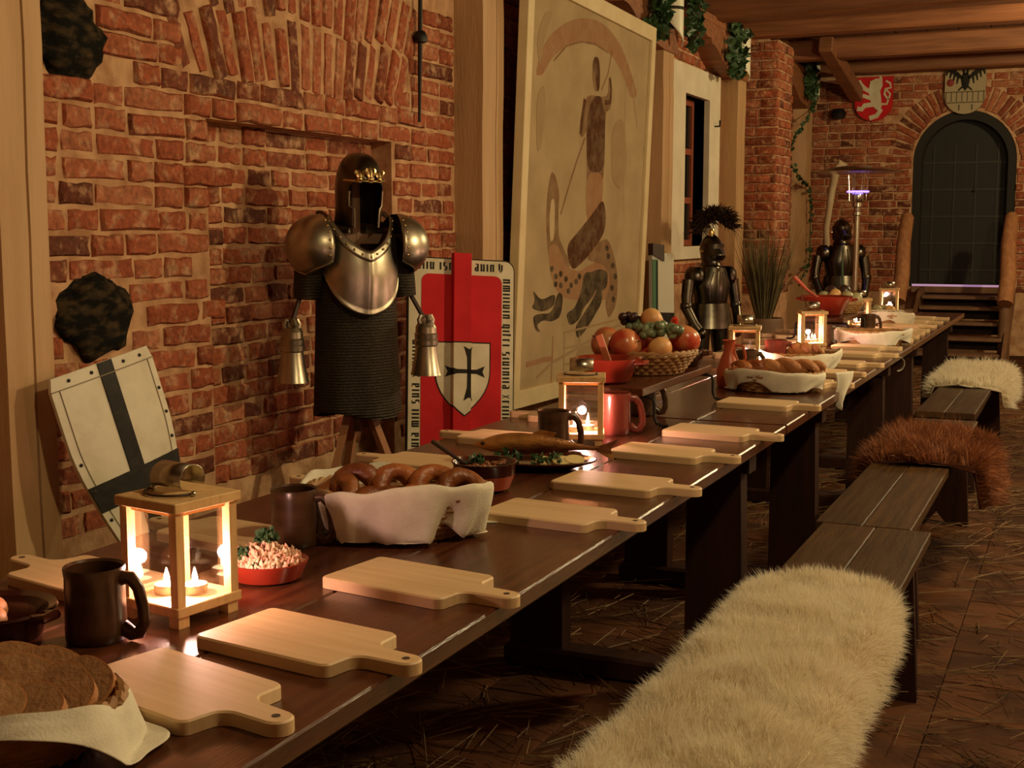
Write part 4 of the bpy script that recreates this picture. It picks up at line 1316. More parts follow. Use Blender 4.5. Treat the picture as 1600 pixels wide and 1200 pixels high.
# second red bowl and carafe at the stand's far end
red_bowl((-1.235, 4.165, SZ), .80, 'dark red bowl behind the fruit basket at the stand end', DTERRA)
t = thing('clay_carafe', 'orange clay carafe between the stand and the third lantern', 'carafe', (-1.205, 4.62, TZ))
g = G(); g.lathe([(.040, 0), (.045, .01), (.046, .06), (.034, .10), (.022, .13), (.022, .165), (.027, .172), (.022, .17), (.018, .13), (.001, .10)], 24); obj('body', g, ORANGEC, t, smooth=True)
g = G(); g.tube([(.024, 0, .155), (.052, 0, .15), (.06, 0, .11), (.044, 0, .07)], .006, 8); obj('handle', g, ORANGEC, t, smooth=True)

# --- twisted loaf basket on the table seam
def cloth_basket(x, y, rz, rx, ry, h, lab, labn, hang=.07, seed=2, nf=5, corner=.5, amp=.08):
    t = thing('bread_basket', lab, 'basket', (x, y, TZ), rz)
    wicker(t, rx, ry, h, 6, 20, .76)
    c = obj('napkin', cloth_geo(rx * 1.02, ry * 1.02, h, hang, seed, nf, .8, corner, amp, .12), CLOTH, None, (x, y, TZ + .002), (0, 0, rz), smooth=True, angle=80, solid=.001)
    tag(c, labn, 'napkin')
cloth_basket(-1.020, 4.560, R(15), .165, .115, .068, 'cloth-covered basket of twisted loaves at the table edge', 'white napkin hanging over the table edge under the twisted loaves', .065, 5, 4, .8, .05)
def loaf(x, y, z, rz, L, lab, m=CRUST, w=.024):
    t = thing('twisted_loaf', lab, 'bread', (x, y, z), rz)
    for s in (0, 1):
        g = G(); n = 30
        g.tube([(-L / 2 + L * i / n, .012 * math.cos(i / n * 3 * PI + s * PI), .010 * math.sin(i / n * 3 * PI + s * PI)) for i in range(n + 1)],
               [w * (.35 + .65 * math.sin(PI * min(max(i / n, .04), .96)) ** .5) for i in range(n + 1)], 10)
        obj('strand', g, m, t, smooth=True, angle=180)
    return t
loaf(-1.09, 4.535, TZ + .084, R(18), .16, 'short twisted loaf at the left of the table edge basket', ROLL, .021)
loaf(-.985, 4.555, TZ + .088, R(10), .20, 'long twisted loaf in the middle of the table edge basket')
loaf(-.925, 4.610, TZ + .080, R(25), .14, 'twisted loaf at the right of the table edge basket')
# hanging napkin corner
def corner(u, v):
    x = .10 * (u - .5) * (1 - .75 * v); return (x + .01 * math.sin(v * 5), .02 * math.sin(u * 6 + v * 3) * v + .008, -.125 * v + .01 * (1 - v))
g = G(); g.grid(corner, 10, 14)
tag(obj('napkin_tip', g, CLOTH, None, (-.812 + .03, 4.62, TZ + .062), (R(4), R(0), R(60)), smooth=True, solid=.001), 'pointed napkin corner hanging below the table edge', 'napkin')
cloth_basket(-1.10, 5.32, R(15), .165, .12, .066, 'white cloth basket right behind the third lantern', 'white napkin piled in the basket behind the third lantern', .07, 8, 5)
loaf(-1.07, 5.34, TZ + .080, R(160), .15, 'dark loaf in the basket behind the third lantern', CRUST, .022)
cloth_basket(-1.00, 6.62, R(8), .185, .11, .07, 'low cloth basket beside the fourth and fifth lanterns', 'white napkin of the low basket beside the far lanterns', .085, 14, 4)
cloth_basket(-1.13, 8.10, R(10), .15, .11, .07, 'farthest cloth basket near the last lanterns', 'white napkin of the farthest basket', .08, 17, 4)
def curl(u, v):
    a = -1.2 + 3.2 * u; return (.030 * math.cos(a), .02 * (v - .5) * 2, -.02 + .033 * math.sin(a))
g = G(); g.grid(curl, 16, 3)
tag(obj('napkin_curl', g, CLOTH, None, (-.785, 6.03, TZ - .012), (R(0), R(20), R(20)), smooth=True, solid=.001), 'curled white napkin at the handle of the board before the low basket', 'napkin')

# big red bowl with ladle on the farther stand, fruit behind
red_bowl((-1.285, 6.93, SZ2), 1.55, 'big dark red bowl with ladle on the farther stand', TERRA)
g = G(); g.tube([(.02, 0, .03), (-.10, -.01, .115), (-.17, -.02, .185)], [.006, .008, .012], 8); g.ball((.02, 0, .03), (.03, .03, .018), 12, 8)
tag(obj('ladle', g, mat('ladle_red', (.42, .06, .025), .35), None, (-1.285, 6.93, SZ2 + .02), smooth=True), 'red ladle leaning out of the big dark red bowl', 'ladle')
t = thing('fruit_basket', 'far wicker basket of fruit behind the big red bowl', 'basket', (-1.27, 7.22, SZ2))
wicker(t, .13, .11, .06, 5, 18, .76)
for k, (dx, dy, dz, m, nm, lab) in enumerate(((-.08, -.02, .10, PEAR, 'pear', 'dark pear left in the far fruit basket'), (-.02, -.03, .115, PEACH, 'peach', 'orange peach in the far fruit basket'), (.045, -.03, .105, PEAR, 'pear', 'pale pear right in the far fruit basket'),
                                              (.09, .0, .095, PEAR, 'pear', 'pale pear at the right rim of the far fruit basket'), (.02, .03, .135, DGRAPE, 'plum', 'dark plum on top of the far fruit basket'), (-.05, .03, .13, DGRAPE, 'plum', 'dark plum at the back of the far fruit basket'))):
    fruit(nm, lab, nm, (-1.27 + dx, 7.22 + dy, SZ2 + dz - .02), .040, m)
red_bowl((-1.20, 8.42, TZ), .9, 'small clay bowl between the two farthest lanterns', DTERRA)
for k, (dx, dy, m, nm, lab) in enumerate(((-.04, -.02, PEAR, 'pear', 'pale pear in the bowl between the farthest lanterns'), (.04, -.01, PEACH, 'peach', 'brown peach in the bowl between the farthest lanterns'), (.0, .03, PEAR, 'pear', 'pear at the back of the bowl between the farthest lanterns'))):
    fruit(nm, lab, nm, (-1.20 + dx, 8.42 + dy, TZ + .070), .036, m)
place(mug, mused, (-1.22, 6.52, TZ), R(25), 'dark mug between the fourth lantern and the low cloth basket')
place(mug, mused, (-1.14, 7.42, TZ), R(25), 'dark mug in front of the fifth lantern')

# ================================================================== THINGS ALONG THE WALL
def basis_m(o, ex, ey):
    ex = Vector(ex).normalized(); ez = ex.cross(Vector(ey)).normalized(); ey = ez.cross(ex)
    M = Matrix.Identity(4)
    for i in range(3):
        M[i][0], M[i][1], M[i][2], M[i][3] = ex[i], ey[i], ez[i], o[i]
    return M
def thing_m(name, lab, cat, M, grp=None):
    t = thing(name, lab, cat, group=grp); t.matrix_world = M
    t.location = M.to_translation(); t.rotation_euler = M.to_euler()
    return t
def heater(w, h, n=10, top=.0):
    """heater shield outline, origin top centre, y down negative, counter-clockwise"""
    P = [(-w / 2, 0), ]
    q = []
    for i in range(n + 1):
        u = i / n
        q.append((w / 2 * (1 - u ** 2.2), -h * .38 - h * .62 * u))
    right_ = [(w / 2, 0)] + q
    left_ = [(-x, y) for x, y in right_[::-1]][1:]
    return (left_ + right_)
# --- white shield with black cross
Ms = basis_m((-2.745, 3.04, 0.925), (.05, .985, .17), (-.20, -.12, .97))
# local x along its width, y up, z towards the hall
t = thing_m('cross_shield', 'cream shield with a black cross leaning left of the armor', 'shield', Ms)
sw, sh = .43, .86
def curve_out(x): return -.32 * x * x
def bent_panel(g, poly_rows, dz, th):
    for (y0, xs0), (y1, xs1) in zip(poly_rows[:-1], poly_rows[1:]):
        n = 10
        P = []
        for y, (a, b) in ((y0, xs0), (y1, xs1)):
            for i in range(n + 1):
                x = a + (b - a) * i / n; P.append((x, y, curve_out(x) + dz))
        P += [(x, y, z - th) for x, y, z in P]
        m = 2 * (n + 1); Fs = []
        for i in range(n):
            Fs.append((i, n + 1 + i, n + 2 + i, i + 1)); Fs.append((m + i, m + i + 1, m + n + 2 + i, m + n + 1 + i))
        Fs.append((0, m, m + n + 1, n + 1)); Fs.append((n, 2 * n + 1, m + 2 * n + 1, m + n))
        g.add(P, Fs)
def half(y):      # half width at y (0 top, negative down)
    u = min(1, max(0, (-y - .22) / (sh - .22)))
    top = .94 + .06 * min(1, -y / .03)
    return sw / 2 * top * (1 - .93 * u ** 1.5)
ys = [-sh * i / 22 for i in range(23)]
g = G(); bent_panel(g, [(y, (-half(y), half(y))) for y in ys], 0, .012); obj('panel', g, SHIELDW, t, smooth=True, angle=35)
g = G(); g.box(-.17, .17, -.12, .12, 0, .075, bev=.008)
tag(obj('wooden_block', g, STEPW, None, (-2.62, 3.17, 0)), 'low dark wooden block on the floor under the cream cross shield', 'block')
g = G(); bent_panel(g, [(y, (-.030, .030)) for y in ys if half(y) > .03], .0035, .004)
obj('cross_upright', g, BLACKP, t, smooth=True, angle=35)
g = G(); yb = [-.345 - .085 * i / 4 for i in range(5)]; bent_panel(g, [(y, (-half(y), half(y))) for y in yb], .004, .004); obj('cross_bar', g, BLACKP, t, smooth=True, angle=35)
g = G()
bent_panel(g, [(-.038, (-half(-.038), half(-.038))), (-.041, (-half(-.041), half(-.041)))], .0042, .003)
for s in (-1, 1):
    bent_panel(g, [(y, tuple(sorted((s * (half(y) - .030), s * (half(y) - .0275))))) for y in ys[1:-4]], .002, .003)
obj('edge_seam', g, mat('seam_line', (.24, .19, .11), .7), t)
rv = G().lathe([(.006, 0), (.005, .003), (.0, .0045)], 8)
rme = mesh_of('rivet', rv, BLACKIRON, True)
for y, s in [(-.02, -.75), (-.02, -.3), (-.02, .4), (-.02, .8), (-.14, 1), (-.22, 1), (-.30, 1), (-.36, -1), (-.27, -1), (-.42, 1), (-.46, -1), (-.52, -1), (-.6, -1), (-.66, 1), (-.70, -1)]:
    x = (half(y) - .016) * s
    link('rivet', rme, t, (x, y, curve_out(x) + .001))

# --- suit of armour on a stand
SX, SY = -2.735, 4.51
suit = thing('armor_display', 'steel breastplate, crowned open helmet and mail on a wooden stand in the niche', 'armor', (SX, SY, 0), R(-38))
# stand
g = G()
g.tube([(0, 0, .50), (0, 0, 1.62)], .022, 8); obj('stand_pole', g, STEPW, suit)
g = G(); g.box(-.02, .02, -.20, .20, 1.27, 1.31); obj('shoulder_bar', g, STEPW, suit)
WOODL = mat('batten_wood', (.36, .15, .06), .7)
for a, b in (((0, -.02, .66), (.10, -.24, 0)), ((0, .02, .66), (.10, .24, 0)), ((0, 0, .66), (-.26, .0, 0))):
    g = G(); g.tube([a, b], .022, 4); obj('stand_leg', g, WOODL, suit)
# mail shirt
g = G()
def shirt(u, v):
    a = 2 * PI * u; z = .575 + .63 * v
    k = 1.03 - .10 * v + (.03 * math.sin(5 * a) + .02 * math.sin(9 * a + 1)) * (1 - v) ** 1.5
    if v > .86: k *= 1 - .5 * ((v - .86) / .14) ** 2
    zz = z - (.02 * math.sin(a * 2 + .5) * (1 - v) if v < .2 else 0)
    return (.125 * k * math.cos(a), .178 * k * math.sin(a), zz)
g.grid(shirt, 48, 36, closeu=True); obj('mail_shirt', g, MAIL, suit, smooth=True, angle=180, solid=.006)
for s in (-1, 1):
    g = G(); g.tube([(-.01, s * .13, 1.26), (-.01, s * .185, 1.19), (-.005, s * .205, 1.10), (.0, s * .210, 1.05)], [.070, .072, .056, .052], 16); obj('mail_sleeve', g, MAIL, suit, smooth=True, angle=60)
    g = G(); g.tube([(.0, s * .235, 1.07), (.035, s * .285, .96)], .010, 6); obj('leather_strap', g, LEATHER, suit)
# breastplate
def bp_shape(th, z):
    t_ = (z - .98) / .40
    bulge = .155 * (1 - .55 * abs(t_ - .42) ** 1.6)
    return (bulge * math.cos(th) ** .9 if math.cos(th) > 0 else bulge * math.cos(th) * .5, .165 * (1 - .24 * max(0, t_ - .55)) * math.sin(th))
def bp(u, v):
    th = R(-98 + 196 * u); q = abs(th) / R(98)
    zb = .985 + .255 * q ** 1.9; zt = 1.235 + .145 * min(1, q / .72) ** 1.4 - (.10 * max(0, (q - .72) / .28) ** 1.2)
    z = zb + (zt - zb) * v
    x, y = bp_shape(th, z)
    x += .010 * math.exp(-(th / .12) ** 2) + .012
    if v < .06: x += .006
    return (x, y, z)
g = G(); g.grid(bp, 48, 26); obj('breastplate', g, STEEL, suit, smooth=True, angle=60, solid=.003)
g = G()
def rim(u, v):
    th = R(-75 + 150 * u); q = abs(th) / R(98)
    zt = 1.235 + .145 * min(1, q / .72) ** 1.4
    x, y = bp_shape(th, zt)
    return (x + .022 - .012 * (v) + .010 * math.exp(-(th / .12) ** 2), y * 1.03 * (1 - .10 * v), zt - .035 + .043 * v)
g.grid(rim, 40, 3); col = obj('collar_band', g, STEEL, suit, smooth=True, angle=60, solid=.004)
rv2 = mesh_of('rivet', G().ball((0, 0, 0), .0055, 8, 6), GOLD, True)
for k in range(13):
    p = rim((k + .5) / 13, .45)
    link('rivet', rv2, col, (p[0] + .003, p[1], p[2]))
g = G()
for s in (-1, 1):
    g.tube([(.03, s * .13, 1.375), (-.04, s * .135, 1.40), (-.10, s * .12, 1.36)], .016, 6, flat=.3)
obj('shoulder_strap', g, LEATHER, suit)
g = G()
def backp(u, v):
    th = R(98 + 164 * u); z = 1.05 + .31 * v
    return (-.02 + .115 * math.cos(th), .175 * math.sin(th), z)
g.grid(backp, 20, 6); obj('backplate', g, DSTEEL, suit, smooth=True, angle=60, solid=.003)
# pauldrons
for s in (-1, 1):
    g = G()
    def pd(u, v):
        az = R(-105 + 210 * u)                    # front (-) ... outward ... back (+)
        lo = -62 + 42 * abs(u - .40) / .6 * 1.25
        el = R(82 + (lo - 82) * v)
        ce = math.cos(el)
        x = -.138 * ce * math.sin(az) + .024
        y = s * (.165 + .135 * ce * math.cos(az) * (1 if math.cos(az) > 0 else .6))
        z = 1.262 + .128 * math.sin(el) + (.012 * math.sin(v * PI * 3) if False else 0)
        return (x, y, z)
    g.grid(pd, 28, 18); p_ = obj('pauldron', g, STEEL, suit, smooth=True, angle=60, solid=.003)
    g = G(); g.tube([Vector(pd(i / 28, 1.0)) for i in range(29)], .004, 6); obj('rolled_edge', g, STEEL, p_, smooth=True)
    for k in range(6):
        q = pd(.07, .25 + .12 * k)
        link('rivet', rv2, p_, q)
# helmet
def hel(u, v):
    a = 2 * PI * u - PI                       # 0 = front
    if v > .55:
        q = (v - .55) / .45; rr = math.cos(q * PI / 2) ** .75; z = .155 + .155 * math.sin(q * PI / 2)
    else:
        q = v / .55; rr = 1 - .08 * (1 - q) + .10 * (1 - q) ** 3 * (1 if abs(a) > 1.6 else .2); z = .155 * q
    return (.125 * rr * math.cos(a) * (1.06 if math.cos(a) > 0 else .98), .100 * rr * math.sin(a), z)
def hskip(u, v):
    a = abs(2 * PI * u - PI)
    z = .155 * v / .55 if v <= .55 else .155 + .155 * math.sin((v - .55) / .45 * PI / 2)
    if z > .195: return False
    if z > .085: return a < .86 - max(0, z - .165) * 9
    return a < .62 + .1 * (.085 - z) / .085
g = G(); g.grid(hel, 56, 40, skip=hskip, closeu=True)
hm = obj('helmet', g, mat('blued_steel', (.13, .10, .065), .34, metal=1.0, col2=(.09, .07, .045), nscale=10), suit, (.03, 0, 1.345), (0, R(6), 0), smooth=True, angle=60, solid=.003)
hm.scale = (.93, .93, .93)
g = G()
pts = [(.134 * math.cos(a) + .001, .105 * math.sin(a), .197) for a in [R(-62 + 124 * i / 16) for i in range(17)]]
g.tube(pts, .0055, 8, flat=1.0); obj('brow_band', g, GOLD, hm, smooth=True)
g = G()
for k in range(-1, 2):
    a = k * R(24); c, s_ = math.cos(a), math.sin(a); hh = .062 if k == 0 else .050
    bx_, by_ = .134 * c, .106 * s_
    g.tube([(bx_, by_, .192), (bx_ - .002, by_, .192 + hh * .6), (bx_ - .010, by_, .192 + hh)], [.010, .012, .005], 8)
    for j in (-1, 1):
        g.tube([(bx_, by_, .205), (bx_ + .002, by_ + j * .012, .205 + hh * .35), (bx_ - .002, by_ + j * .019, .205 + hh * .60), (bx_ - .001, by_ + j * .015, .205 + hh * .75)], [.006, .008, .008, .005], 8)
    g.ball((bx_ + .008, by_, .206), .010, 8, 6)
obj('crown_emblem', g, GOLD, hm, smooth=True)
for sg in (-1, 1):
    g = G(); g.tube([hel(0.5 + sg * s_ * (.86 / (2 * PI)), .55 * z_ / .155) for s_, z_ in [(.72, 0), (.72, .05), (.75, .08), (1, .09), (1, .13), (.98, .153)]], .004, 6)
    obj('face_edge', g, STEEL, hm, smooth=True)
# gauntlets hung cuff down
for s in (-1, 1):
    gt = G()
    gt.lathe([(.040, .94), (.050, .925), (.051, .90), (.056, .895), (.054, .875), (.058, .87), (.057, .85), (.051, .845), (.057, .80), (.072, .735), (.076, .725), (.073, .724), (.054, .80)], 20, Matrix.Translation((.045, s * .290, .0)), 1.0, .85)
    ga = obj('gauntlet', gt, STEEL, suit, smooth=True, angle=30)
    for k in range(4):
        g = G(); g.tube([(.045 + .022 * math.cos(k * 1.57), s * .290 + .02 * math.sin(k * 1.57), .925), (.045 + .03 * math.cos(k * 1.57), s * .290 + .028 * math.sin(k * 1.57), .955), (.045 + .02 * math.cos(k * 1.57), s * .290 + .02 * math.sin(k * 1.57), .975)], [.013, .013, .009], 8); obj('finger_plate', g, STEEL, ga, smooth=True)

# --- red pavise shield with ridge and lettered border
pvw, pvh = .50, 1.19
Mp = basis_m((-2.645, 5.30, 1.19), (.735, .677, -.055), (-.10, .10, .985))
# rows: local x to the right, y up, z towards the viewer; origin at top centre
pv = thing_m('pavise_shield', 'tall red shield with lettered border and small black cross escutcheon', 'shield', Mp)
def rrect(x0, x1, y0, y1, r_, n=5):
    P = []
    for cx, cy, a0 in ((x1 - r_, y0 + r_, 270), (x1 - r_, y1 - r_, 0), (x0 + r_, y1 - r_, 90), (x0 + r_, y0 + r_, 180)):
        for i in range(n + 1):
            a = R(a0 + 90 * i / n); P.append((cx + r_ * math.cos(a), cy + r_ * math.sin(a)))
    return P
g = G(); g.prism(rrect(-pvw / 2 - .006, pvw / 2 + .006, -pvh, .006, .05), -.022, -.002); obj('dark_edge', g, BLACKP, pv)
g = G(); g.prism(rrect(-pvw / 2, pvw / 2, -pvh + .006, 0, .045), -.004, .002); obj('lettered_border', g, WHITEP, pv)
bdw = .058
g = G(); g.prism(rrect(-pvw / 2 + bdw, pvw / 2 - bdw, -pvh + bdw, -bdw - .012, .035), .0, .0045); obj('red_field', g, REDP, pv)
rx0, rx1 = -.052, .045
g = G()
g.prism([(rx0, -.0), (rx0 + .004, .036), (rx1 - .012, .036), (rx1, 0)], -.012, pvh - .03, Matrix(((1, 0, 0, 0), (0, 0, -1, .014), (0, 1, 0, .004), (0, 0, 0, 1))))
obj('centre_ridge', g, REDP, pv)
# escutcheon painted across the ridge
hs = heater(.255, .330, 8)
esc = [(x + .005, y - .385) for x, y in hs]
def strip_clip(poly, a, b):
    def clip(P, f):
        out = []
        for i in range(len(P)):
            p, q = P[i - 1], P[i]
            fp, fq = f(p), f(q)
            if fp >= 0: out.append(p)
            if (fp < 0) != (fq < 0):
                k = fp / (fp - fq); out.append((p[0] + (q[0] - p[0]) * k, p[1] + (q[1] - p[1]) * k))
        return out
    P = clip(poly, lambda p: p[0] - a)
    return clip(P, lambda p: b - p[0]) if P else P
def draped(g, poly, dz, th=.0016):
    """flat paint following the field, the ridge flanks and the ridge crest"""
    segs = ((-1, rx0, 0.0045, 0.0045), (rx0, rx0 + .004, .0045, .040), (rx0 + .004, rx1 - .012, .040, .040), (rx1 - .012, rx1, .040, .0045), (rx1, 1, .0045, .0045))
    for a, b, za, zb in segs:
        P = strip_clip(poly, a, b)
        if len(P) < 3: continue
        n = len(P)
        zz = [za + (zb - za) * (x - a) / (b - a) + dz for x, y in P]
        ux = -(zb - za) / (b - a); ln = math.hypot(1, ux); nx, nz = ux / ln * th, th / ln
        V = [(x, y, z) for (x, y), z in zip(P, zz)] + [(x + nx, y, z + nz) for (x, y), z in zip(P, zz)]
        g.add(V, [tuple(range(n - 1, -1, -1)), tuple(range(n, 2 * n))] + [(i, (i + 1) % n, n + (i + 1) % n, n + i) for i in range(n)])
g = G(); draped(g, [(.005 + (x - .005) * 1.05, -.545 + (y + .545) * 1.04) for x, y in esc], .0004); obj('escutcheon_outline', g, BLACKP, pv)
g = G(); draped(g, esc, .0016); obj('escutcheon', g, WHITEP, pv)
def cross_arm(cx, cy, ang, L, w0, w1):
    c, s_ = math.cos(ang), math.sin(ang)
    P = [(0, -w0), (L * .55, -w0 * 1.1), (L, -w1), (L * .88, 0), (L, w1), (L * .55, w0 * 1.1), (0, w0)]
    return [(cx + x * c - y * s_, cy + x * s_ + y * c) for x, y in P]
g = G()
for ang, L in ((0, .085), (PI / 2, .115), (PI, .105), (-PI / 2, .135)):
    draped(g, cross_arm(.025, -.515, ang, L, .009, .026), .0030)
obj('black_cross', g, BLACKP, pv)
# blackletter-like strokes in the border
GLY = {'i': [(0, 0, 0, 1)], 'n': [(0, 0, 0, 1), (.9, 0, .9, 1), (0, .8, .9, 1)], 'm': [(0, 0, 0, 1), (.8, 0, .8, 1), (1.6, 0, 1.6, 1), (0, .85, .8, 1), (.8, .85, 1.6, 1)],
       'u': [(0, 0, 0, 1), (.9, 0, .9, 1), (0, .05, .9, .2)], 's': [(0, .5, 0, 1), (.8, 0, .8, .5), (0, .55, .8, .45), (0, 1, .8, .95), (0, .02, .8, 0)], 'v': [(0, .3, 0, 1.15), (.9, .2, .9, 1), (0, .3, .5, 0), (.9, .2, .5, 0)],
       'r': [(0, 0, 0, 1), (0, .85, .6, .95)], 'x': [(0, 0, .9, 1), (0, 1, .9, 0)], 'a': [(.8, 0, .8, 1), (0, .05, 0, .5), (0, .5, .8, .6), (0, 1, .8, .95), (0, .03, .8, .05)], 'e': [(0, 0, 0, 1), (0, 1, .7, .95), (.7, .55, .7, .95), (0, .5, .7, .55), (0, .02, .7, .08)],
       'q': [(0, 0.05, 0, 1), (.85, -.35, .85, 1), (0, 1, .85, .95), (0, .05, .85, .1)], 't': [(0, 0, 0, 1.2), (-.3, .95, .5, .95)]}
letters = {}
def letter_run(text, M, size, limit):
    x = 0.0
    for ch in text:
        if ch == ' ': x += size * .5; continue
        if ch not in letters:
            g = G(); k = .34 * size
            for (a, b, c, d) in GLY[ch]:
                g.stroke([(a * k * 1.15, b * size), (c * k * 1.15, d * size)], .24 * size if abs(a - c) < .05 else .11 * size, .0012)
            letters[ch] = mesh_of('letter', g, BLACKP)
        wmax = max(max(q[0], q[2]) for q in GLY[ch])
        o = link('letter', letters[ch], pv); o.matrix_local = M @ Matrix.Translation((x, 0, 0))
        x += (wmax * .39 + .50) * size
        if x > limit - size * .6: break
LS = .034
letter_run('iiiu ism  ', Matrix.Translation((-pvw / 2 + .05, -.050, .002)), LS, .17)
letter_run('auin', Matrix.Translation((.065, -.050, .002)), LS, .12)
letter_run('v', Matrix.Translation((.180, -.050, .002)), LS, .1)
letter_run('nmiiiuin qitri siuiniia xriiiiin vs sea', Matrix.Translation((pvw / 2 - .012, -.085, .002)) @ Matrix.Rotation(R(-90), 4, 'Z') @ Matrix.Translation((0, -.040, 0)), LS, 1.06)
letter_run('iuaim xain suia miii suia xruiiiin', Matrix.Translation((-pvw / 2 + .012, -1.15, .002)) @ Matrix.Rotation(R(90), 4, 'Z') @ Matrix.Translation((0, -.040, 0)), LS, 1.08)

# --- framed mural of a lancer and a dragon
psi, lean, roll_ = .008, .034, .017
d0 = Vector((-math.sin(psi), math.cos(psi), 0)); nn = Vector((math.cos(psi), math.sin(psi), 0))
v0 = Vector((0, 0, 1)) * math.cos(lean) + nn * math.sin(lean)
dd = d0 * math.cos(roll_) - v0 * math.sin(roll_); vv = v0 * math.cos(roll_) + d0 * math.sin(roll_)
PO = Vector((-2.75, 6.266, 2.713)); PW, PH = 2.176, 2.35
Mm = basis_m(PO, dd, vv)        # x along, y up, z into the hall
mural = thing_m('framed_mural', 'tall framed mural of a standing lancer spearing a spotted dragon', 'painting', Mm)
fwid = .095
g = G(); g.box(.01, PW - .01, -PH + .01, -.01, -.02, .006); canvas = obj('canvas', g, CANVAS, mural)
for (a, b, c, d) in ((0, fwid * .85, -PH, 0), (PW - fwid * .85, PW, -PH, 0), (fwid * .85, PW - fwid * .85, -fwid, 0), (fwid * .85, PW - fwid * .85, -PH, -PH + fwid)):
    g = G(); g.box(a, b, c, d, -.03, .026, bev=.003); obj('frame_rail', g, FRAMEW, mural)
Mi = Mm.inverted(); pn = Vector((Mm[0][2], Mm[1][2], Mm[2][2])); pc = PO + pn * .006
def C2(x, y):
    q = Mi @ onplane(x, y, pc, pn); return (q.x, q.y)
Pm = {'rust': paint_mat('mural_rust', (.26, .085, .035), CANVAS_C, .70), 'brown': paint_mat('mural_brown', (.09, .036, .016), CANVAS_C, 1.1), 'grey': paint_mat('mural_grey', (.055, .038, .022), CANVAS_C, 1.1),
      'pale': paint_mat('mural_pale', (.55, .43, .24), CANVAS_C, .8), 'tan': paint_mat('mural_tan', (.17, .08, .035), CANVAS_C, .9), 'faint': paint_mat('mural_faint', (.25, .15, .07), CANVAS_C, .6)}
layer = [0]
def area(key, pts, name='painted_area'):
    layer[0] += 1
    for _ in range(2):          # round the corners
        pts = [q for i in range(len(pts)) for q in (tuple(.8 * a + .2 * b for a, b in zip(pts[i], pts[(i + 1) % len(pts)])), tuple(.2 * a + .8 * b for a, b in zip(pts[i], pts[(i + 1) % len(pts)])))]
    P = [C2(*p) for p in pts]
    A = sum(P[i - 1][0] * P[i][1] - P[i][0] * P[i - 1][1] for i in range(len(P)))
    if A < 0: P = P[::-1]
    g = G(); g.prism(P, .006, .0063 + .00003 * layer[0]); return obj(name, g, Pm[key], canvas)
def line(key, pts, w, name='painted_line'):
    layer[0] += 1
    P = [C2(*p) for p in pts]
    g = G(); g.stroke(P, w, .0003 + .00003 * layer[0], None, .006); return obj(name, g, Pm[key], canvas)
# arch band
outer = [(836, 118), (845, 78), (862, 52), (885, 34), (910, 27), (935, 32), (955, 48), (972, 75), (985, 110), (997, 150)]
inner = [(986, 155), (976, 125), (964, 98), (948, 78), (928, 68), (905, 66), (882, 74), (862, 90), (848, 118)]
area('rust', outer + inner, 'arch_band')
line('tan', [(865, 95), (885, 72), (908, 65), (930, 69), (950, 82)], .012)
line('faint', [(978, 110), (976, 200), (974, 330)], .014)
line('faint', [(988, 130), (992, 170), (996, 200)], .02)
# figure
area('tan', [(925, 148), (915, 152), (908, 190), (905, 212), (911, 215), (918, 200), (917, 255), (916, 330), (935, 330), (944, 270), (946, 175), (953, 172), (957, 150), (954, 120), (951, 120), (950, 148), (942, 152)], 'robe')
area('brown', [(916, 200), (917, 268), (944, 270), (946, 180), (940, 150), (928, 150), (920, 170)], 'tunic')
area('tan', [(927, 100), (925, 115), (928, 142), (936, 144), (938, 115), (936, 100)], 'head')
area('brown', [(926, 98), (929, 88), (935, 90), (937, 102), (937, 140), (932, 143), (930, 112), (926, 110)], 'helm')
line('brown', [(914, 155), (909, 190), (907, 210)], .045, 'arm')
line('brown', [(945, 160), (953, 160), (955, 140), (953, 122)], .032, 'arm')
line('tan', [(940, 140), (950, 115), (956, 80)], .014, 'sword')
line('tan', [(914, 215), (900, 255), (886, 300), (876, 335)], .018, 'lance')
area('rust', [(916, 270), (944, 270), (938, 340), (930, 370), (915, 340)], 'skirt')
# dragon
area('tan', [(855, 300), (862, 266), (868, 275), (874, 300), (872, 345), (873, 372), (884, 395), (892, 412), (878, 440), (866, 425), (856, 398), (853, 350)], 'dragon_neck')
area('pale', [(861, 310), (867, 312), (866, 372), (860, 380), (858, 345)], 'dragon_throat')
area('rust', [(856, 385), (870, 380), (886, 418), (905, 425), (925, 412), (945, 400), (958, 415), (962, 440), (950, 470), (925, 465), (895, 470), (872, 460), (860, 430)], 'dragon_body')
area('brown', [(884, 385), (905, 360), (925, 335), (942, 310), (947, 335), (945, 360), (935, 380), (915, 405), (893, 425)], 'dragon_wing')
area('tan', [(915, 405), (935, 378), (950, 372), (960, 400), (966, 440), (962, 480), (950, 500), (945, 470), (955, 440), (945, 415), (930, 410)], 'dragon_tail')
area('grey', [(872, 455), (880, 462), (876, 495), (862, 503), (848, 500), (838, 508), (845, 520), (836, 516), (832, 495), (842, 490), (862, 490)], 'dragon_leg')
area('grey', [(868, 458), (845, 470), (832, 452), (836, 470), (830, 482), (848, 488), (866, 478)], 'dragon_leg')
area('grey', [(912, 425), (932, 425), (935, 445), (922, 470), (912, 480), (905, 500), (890, 510), (884, 490), (898, 482), (908, 455)], 'dragon_leg')
area('grey', [(938, 440), (942, 470), (925, 500), (912, 520), (902, 530), (898, 512), (912, 490), (925, 470)], 'dragon_leg')
area('grey', [(922, 425), (938, 420), (950, 425), (948, 450), (935, 458), (925, 445)], 'dragon_belly')
